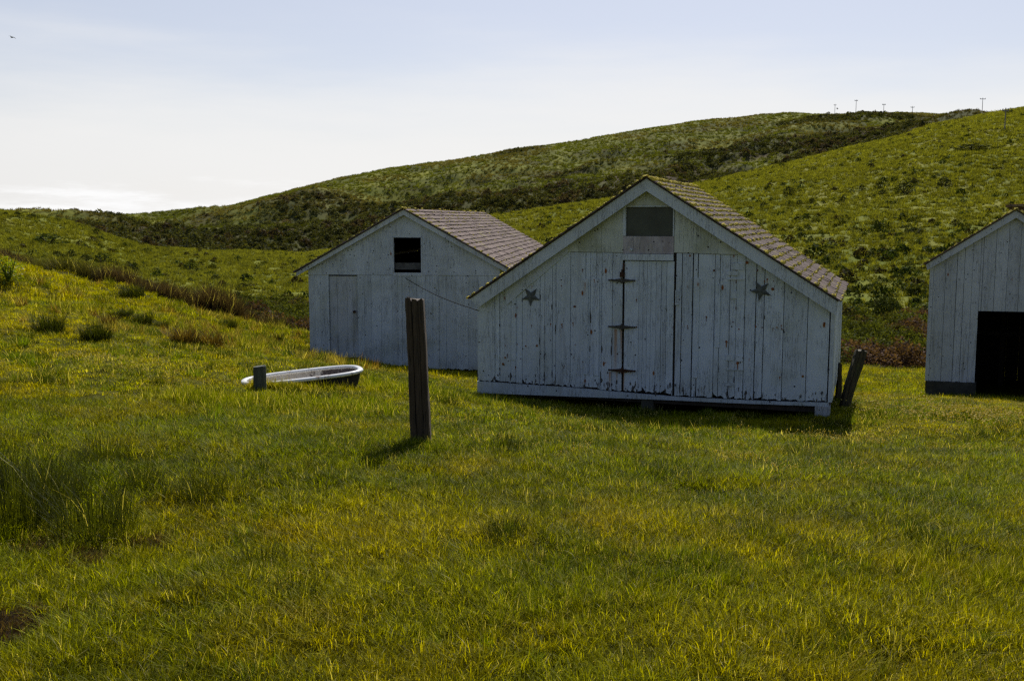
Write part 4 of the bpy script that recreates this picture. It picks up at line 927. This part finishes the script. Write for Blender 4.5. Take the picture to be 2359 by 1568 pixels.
# taller green grass round the tub and the post foot
for (px, py, rad, n, s) in ((500, 930, .7, 240, .42), (720, 950, .6, 90, .3), (940, 905, .9, 120, .4), (985, 1040, .2, 30, .5), (820, 950, .7, 80, .45), (1530, 1330, .7, 160, .34), (1250, 1400, .5, 90, .34), (2300, 1350, .6, 140, .5)):
    c = on_ground(px, py); x = rng.normal(c.x, rad*.5, n); y = rng.normal(c.y, rad*.35, n); t_ = grass_tint(x, y)*.5 + np.array([.09, .15, .003])*.5; emit(x, y, midt_ if c.y > 9 else tall_, s, t_)
n = 130; ta = rng.uniform(-.7, .78, n); tb = -.34-abs(rng.normal(0, .07, n)); emit(TUBC[0]+ta*TUBA[0]-tb*TUBA[1], TUBC[1]+ta*TUBA[1]+tb*TUBA[0], midt_, .42, None, .3)
for (sx, sy, sr) in soil_w:
    n = int(900*sr); x = sx+rng.normal(0, sr*.7, n); y = sy+rng.normal(0, sr*.7, n); emit(x, y, fine_, .35, np.array([[.07, .05, .025]])*rng.uniform(.4, 1.5, (n, 1)), .6)
flush('grass', 'green and olive meadow grass with pale seed heads covering the field')

# rushes and brambles along the ditch
n = 5200; th = rng.uniform(-.56, -.17, n); u = np.tan(th); zn = np.interp(u, cu, cZ[:,0]); Z = zn*(1.03+rng.gamma(2, .045, n)); x = u*Z; y = Z
dn = fbm(x/1.8, y/1.8, 91, 3); k = (dn > .43) ; x, y = x[k], y[k]
tn = fbm(x/2.2, y/2.2, 93, 3)[:, None]; t_ = (np.array([.050, .038, .030])*(1-sstep(.45, .65, tn)) + np.array([.055, .060, .018])*sstep(.45, .65, tn))*rng.uniform(.6, 1.4, (len(x), 1))
emit(x, y, rush_, .18+.80*fbm(x/1.3, y/1.3, 141, 3)-.12*sstep(-.33, -.46, x/y), t_, .14); flush('rushes', 'band of tall dark brown rushes along the ditch behind the grassy bank')
n = 2600; th = rng.uniform(-.25, .50, n); u = np.tan(th); zn = np.interp(u, cu, cZ[:,0]); z2_ = np.interp(u, cu, cZ[:,2]); Z = zn*1.02 + (z2_-zn)*rng.random(n)**.9*.95; x = u*Z; y = Z
tn = fbm(x/3, y/3, 95, 3)[:, None]; k = sstep(.45, .58, tn); t_ = (np.array([.105, .068, .045])*(1-k) + np.array([.085, .105, .018])*k)*rng.uniform(.6, 1.3, (n, 1))
emit(x, y, brm_, .9, t_, .1); flush('brambles', 'tangle of reddish brown brambles and scrub in the hollow behind the sheds', M['scrub'])

# low scrub and tussocks on the green hill
n = 52000; x, y = wedge(n, 38, 285, .66); Z, u, field, ditch, meadow, back, Zk = zones(x, y)
lo = sstep(0, 1, (150-Z)/90)*sstep(-.1, .1, u); f = fbm(x/9, y/9, 97, 4); k = (rng.random(n) < meadow*(.36 + 1.2*np.clip(f-.46, 0, 1)*(1+2.4*lo))); x, y, Z, lo, f = x[k], y[k], Z[k], lo[k], f[k]
tn = rng.random((len(x), 1)); g_ = np.array([.040, .062, .012]); b_ = np.array([.050, .046, .018]); l_ = np.array([.11, .13, .030]); t_ = np.where(tn < .55, g_, np.where(tn < .75, b_, l_))*rng.uniform(.7, 1.3, (len(x), 1))
emit(x, y, scr_, .22+.55*lo*rng.random(len(x)) + .7*rng.random(len(x))**8 + .0006*y, t_, .1, -.08)
n = 120000; x, y = wedge(n, 34, 285, .66); Z, u, field, ditch, meadow, back, Zk = zones(x, y); k = rng.random(n) < meadow*.9*(1.2-sstep(60, 285, Z)*.7); x, y = x[k], y[k]
t_ = np.array([.198, .215, .028])*(1+.25*sstep(120, 260, y[:, None]))*rng.uniform(.6, 1.3, (len(x), 1)); emit(x, y, tus_, .62+.004*y, t_, .12, -.03)
flush('hill_scrub', 'low green scrub and tussocks dotted over the sunlit hillside', M['scrub'])
# dark scrub of the far slope, tints lightened in place of haze
n = 95000; x, y = wedge(n, 200, 560, .66); Z, u, field, ditch, meadow, back, Zk = zones(x, y); zr = (Z-Zk[5])/(Zk[8]-Zk[5]); f = fbm(x/45, y/30, 43, 4); hi = sstep(.45, .85, zr+(f-.5)*1.3); f2 = fbm(x/14, y/14, 101, 3)
k = (rng.random(n) < back*np.clip(.92-.72*hi+1.8*(f2-.52), .08, 1)*(1-.85*sstep(.88, 1.0, zr))*(1-sstep(.355, .40, u))*sstep(-.48, -.30, u+.0*f)) & (zr < 1.06); x, y, hi, zr = x[k], y[k], hi[k], zr[k]
tn = fbm(x/22, y/16, 103, 3)[:, None]+rng.normal(0, .05, (len(x), 1)); t_ = np.where(tn < .44, np.array([.068, .078, .028]), np.where(tn < .52, np.array([.090, .074, .042]), np.array([.095, .105, .034])))*(1+.9*hi[:, None])*rng.uniform(.6, 1.35, (len(x), 1))
emit(x, y, scr_, (1.3+2.0*rng.random(len(x))**3)*(1-.5*hi)*(1-.3*np.clip(zr, 0, 1))*(1-.55*sstep(.8, 1, zr)), t_, .1, -.3)
n = 90000; x, y = wedge(n, 200, 560, .66); Z, u, field, ditch, meadow, back, Zk = zones(x, y); zr = (Z-Zk[5])/(Zk[8]-Zk[5]); k = (rng.random(n) < back) & (zr < 1.04); hh_ = sstep(.42, .80, zr+(fbm(x/45, y/30, 43, 4)-.5)*1.3)[k][:, None]; x, y = x[k], y[k]
m1 = fbm(x/26, y/18, 131, 4)[:, None]; m2 = fbm(x/9, y/7, 133, 3)[:, None]; t_ = (np.array([.145, .175, .022])*(1-sstep(.42, .6, m1)) + np.array([.175, .165, .048])*sstep(.42, .6, m1))*(.8+.5*m2)*(.50+.48*hh_)*rng.uniform(.75, 1.2, (len(x), 1))
emit(x, y, tus_, 1.9, t_, .15, -.05)
flush('ridge_scrub', 'dark coastal scrub covering the far ridge slope', M['scrub'])

# ------------------------------------------------------------------ single bushes, tussocks, rush clumps
def bush_meshes(kind):
    cr = scrub(900 if kind == 'big' else 420, .5, .5, .045 if kind == 'big' else .06)
    return cr
def solid_leaf(name, base): return leafy(name, False, .12, .95, .02, base, .5)
dk = solid_leaf('dark_bush_leaves', (.034, .046, .011)); brn = solid_leaf('brown_bush_leaves', (.050, .038, .018)); grn = solid_leaf('green_bush_leaves', (.045, .070, .014))
bark = plain('bush_bark', (.06, .05, .04), .9)
def bush(px, py, wpx, hpx, m_, lab, group, Yg=None, protoo=[{}]):
    b = on_ground(px, py, Yg); sc = b.y/F; W_, H_ = wpx*sc*1.0, hpx*sc*1.2
    key = m_.name
    if key not in protoo[0]:
        c = scrub(420, .5, 1.0, .055); cm = c.build('crown', m_, None, link=False).data; t_ = MB()
        for k in range(4):
            a = k*1.6; t_.tube([(0.03*math.cos(a), .03*math.sin(a), -.1), (.14*math.cos(a), .14*math.sin(a), .35), (.28*math.cos(a), .28*math.sin(a), .7)], [.03, .02, .008], 5)
        protoo[0][key] = (cm, t_.build('stem', bark, None, link=False).data)
    root = empty('bush', tuple(b), random.uniform(0, 6)); tag(root, lab, 'bush', group)
    for nm, me in zip(('crown', 'stem'), protoo[0][key]):
        o = bpy.data.objects.new(nm, me); COL.objects.link(o); o.parent = root; o.scale = (W_, W_*random.uniform(.7, 1), H_)
    return root
def z7(x, y): return (x/2.949*.9436, (450+y/2.949)*.9436)
GL = 'dark bushes on the left meadow'; GR = 'dark bushes on the right hillside'
for (x, y, w_, h_, m_, lab) in [
 (40, 500, 24, 10, dk, 'round dark bush on the crest of the left hill near the frame edge'), (75, 503, 34, 8, dk, 'long low bush on the crest of the left hill, right of the round one'),
 (12, 497, 14, 7, dk, 'small bush on the left hill crest at the very edge of the photo'), (112, 562, 92, 20, grn, 'wide low dark green thicket on the upper left meadow'),
 (165, 592, 30, 14, dk, 'dark oval bush just above the rushes on the left meadow'), (237, 607, 50, 20, grn, 'wide rounded green bush above the rush band on the left meadow'),
 (438, 627, 42, 18, grn, 'broadest bush of the cluster in the middle of the valley meadow'), (221, 541, 26, 12, dk, 'dark bush below the dip of the left hill'),
 (213, 558, 30, 10, brn, 'brownish flat bush below the darker one on the left hill'), (309, 585, 12, 7, dk, 'lone tiny dark bush on the empty middle of the valley meadow')]:
    bush(x, y, w_, h_, m_, lab, GL, 32)
for (x, y, w_, h_) in ((74, 568, 22, 10), (179, 569, 14, 9), (131, 592, 30, 12), (198, 602, 34, 14), (296, 613, 18, 9), (310, 618, 22, 10), (288, 625, 14, 10), (443, 612, 18, 10), (462, 613, 15, 8), (411, 613, 18, 7), (490, 620, 22, 10), (438, 650, 18, 9), (512, 662, 26, 13), (560, 668, 34, 14), (131, 511, 16, 7)):
    bush(x, y, w_, h_, random.choice((dk, brn, dk)), 'small dark bush scattered on the left meadow', GL, 32)
for (x, y, w_, h_, m_, lab) in [
 (2083, 447, 50, 20, dk, 'largest dark bush high on the right hillside'), (2175, 430, 42, 16, dk, 'second large dark bush, up and right of the largest on the hillside'),
 (2237, 348, 90, 13, dk, 'long flat dark thicket near the top of the right hillside'), (2019, 527, 28, 15, dk, 'dark round bush above the brown strip of the hillside'),
 (2028, 435, 26, 12, dk, 'small dark bush left of the largest one on the hillside')]:
    bush(x, y, w_, h_, m_, lab, GR, 60)
for (x, y, w_, h_) in ((1985, 440, 20, 12), (1816, 450, 30, 16), (2105, 424, 30, 8), (2033, 450, 24, 10), (1941, 466, 22, 12), (1870, 470, 18, 10), (2240, 440, 20, 10), (2300, 410, 16, 8), (2330, 480, 22, 12), (2200, 520, 26, 12), (1760, 480, 30, 12), (2110, 540, 60, 12), (1700, 520, 24, 10)):
    bush(x, y, w_, h_, dk, 'small dark bush dotted on the right hillside', GR, 60)
# the open round bush between the right shed and the star shed
b = on_ground(2040, 737, 40); sc = b.y/F; rb_ = empty('bush', tuple(b)); tag(rb_, 'airy round bush with bare stems standing above the brambles between two sheds', 'bush')
mb = MB(); Wb, Hb = 70*sc, 54*sc
for k in range(1000):
    a = random.uniform(0, 6.28); q_ = random.random()**.5; rr_ = Wb/2*q_*(1+.2*math.sin(3*a)); zz = Hb*(.35+.65*math.sqrt(max(0, 1-q_*q_))*random.uniform(.45, 1.0)); c = Vector((rr_*math.cos(a), rr_*math.sin(a), zz))
    u_ = Vector((random.gauss(0, 1), random.gauss(0, 1), random.gauss(0, .6))).normalized(); v_ = u_.cross(Vector((0.3, random.gauss(0, 1), random.gauss(0, 1)))).normalized(); s_ = .055*random.uniform(.6, 1.4)
    mb.add([c-u_*s_, c-v_*s_*.6, c+u_*s_, c+v_*s_*.6], [(0, 1, 2, 3)], random.random())
mb.build('crown', solid_leaf('olive_bush_leaves', (.075, .095, .018)), rb_); mb = MB()
for k in range(12):
    a = k*.55; e = random.uniform(.4, .9)*Wb/2; mb.tube([(.05*math.cos(a), .05*math.sin(a), -.1), (e*.5*math.cos(a), e*.5*math.sin(a), Hb*.4), (e*math.cos(a), e*math.sin(a), Hb*.8)], [.035, .022, .008], 5)
mb.build('stems', bark, rb_)
# tussocks and rush clumps (things)
def tuft_mesh(nb, rad, h0, h1, wd, m_, name='blades', bend=.5, straw=.06):
    return clump(nb, rad, h0, h1, wd, bend, straw).build(name, m_, None, True, link=False).data
tm1 = leafy('tussock_dark', False, .35, .7, .08, (.034, .046, .005), .6); tm2 = leafy('tussock_brown', False, .4, .7, .08, (.085, .060, .015), .6); tm3 = leafy('rush_green', False, .40, .5, .1, (.040, .052, .005), .5)
MT = {'d': tuft_mesh(520, .34, .2, .6, .014, tm1, bend=1.0, straw=.01), 'b': tuft_mesh(520, .34, .2, .6, .014, tm2, bend=1.0, straw=.03), 'r': tuft_mesh(520, .32, .15, .62, .005, tm3, bend=.7, straw=.01), 's': tuft_mesh(260, .18, .08, .22, .005, tm1, bend=.7, straw=0)}
def tuft(px, py, s, kind, name, lab, cat, group):
    b = on_ground(px, py); me = MT[kind]; s = s*.82 if kind == 'r' else s; o = bpy.data.objects.new(name, me); COL.objects.link(o); o.location = b - Vector((0, 0, .03)); o.scale = (s, s, s*random.uniform(.9, 1.1)); o.rotation_euler = (0, 0, random.uniform(0, 6)); tag(o, lab, cat, group); return o
TG = 'grass tussocks on the bank'; RG = 'rush clumps in the foreground'; SG = 'dark tufts in the field'
for (x, y, s, k, lab) in ((112, 770, .62, 'd', 'dark tussock furthest left on the grassy bank'), (221, 783, .6, 'd', 'upright dark green tussock, second from the left on the bank'), (288, 730, .4, 'd', 'small dark tussock high on the bank above the others'),
 (330, 745, .45, 'd', 'low green tussock in the middle of the bank'), (375, 757, .35, 'd', 'smallest round tussock in the middle of the bank'), (483, 797, .6, 'b', 'brown-tipped tussock on the lower bank above the bathtub'),
 (637, 783, .4, 'd', 'dark tussock nearest the left shed'), (425, 790, .6, 'b', 'pale brown tussock left of the brown-tipped one'), (527, 760, .55, 'd', 'dark tussock just below the rushes'), (250, 750, .4, 'b', 'brown low tussock between two dark ones on the bank'),
 (305, 690, .75, 'd', 'big grey green leafy clump at the top of the bank before the rushes')):
    tuft(x, y, s*1.05, k, 'tussock', lab, 'tussock', TG)
for (x, y, s, lab) in ((240, 1075, .70, 'rush clump left of the field, the one furthest from the viewer'), (40, 1200, 1.0, 'tall dense rush clump at the left edge of the photo'), (215, 1235, .85, 'dark based rush clump right of the tall one at the left edge'),
 (465, 1150, .62, 'upright rush clump, rightmost of the foreground rushes'), (130, 1150, .75, 'thin tall rush clump between the left edge and the dark based clump'), (330, 1120, .5, 'short rush clump in front of the furthest one'), (-40, 1130, .9, 'rush clump cut by the left edge of the photo')):
    tuft(x, y, s, 'r', 'rush_clump', lab, 'rush clump', RG)
for (x, y, s, lab) in ((610, 1310, .8, 'dark tuft in the lower left grass'), (690, 1380, .7, 'dark tuft below and right of the one in the lower left grass'), (1160, 1235, .7, 'dark tuft in the middle of the foreground field'), (2180, 1305, .8, 'dark hollow tuft in the right foreground'),
 (430, 1385, .6, 'wide dark tuft near the lower left soil patch'), (1165, 1045, .9, 'tall dark tuft right of the wooden post foot'), (745, 1120, .6, 'dark tuft left of the post shadow'), (1435, 1340, .5, 'small dark tuft low in the centre of the field')):
    tuft(x, y, s, 's', 'grass_tuft', lab, 'grass tuft', SG)
# yellow green leafy weed at the left edge
b = on_ground(20, 660); mb = MB()
for k in range(420):
    a = random.uniform(0, 6.28); rr_ = random.random()**.6*.28; zz = random.uniform(.05, .55)*(1-rr_*1.2); c = Vector((rr_*math.cos(a), rr_*math.sin(a), zz)); u_ = Vector((random.gauss(0, 1), random.gauss(0, 1), .3)).normalized(); v_ = u_.cross(Vector((0, .4, 1))).normalized(); s_ = .03*random.uniform(.6, 1.5)
    mb.add([c-u_*s_, c-v_*s_*.6, c+u_*s_, c+v_*s_*.6], [(0, 1, 2, 3)], random.random())
for k in range(10):
    a = k*.63; mb.tube([(0, 0, 0), (.1*math.cos(a), .1*math.sin(a), .3), (.16*math.cos(a), .16*math.sin(a), .5)], [.01, .008, .004], 5, .5)
o = mb.build('leafy_weed', leafy('lime_leaves', False, .5, .5, .3, (.14, .20, .02), .5), None); o.location = b; tag(o, 'bright yellow green leafy weed at the left edge before the rushes', 'plant')
0 and print('DEPTHS', DEP, DB2, 'A x', xL, xRr, 'B', xLB, xRB, 'C', xLC, xRC)
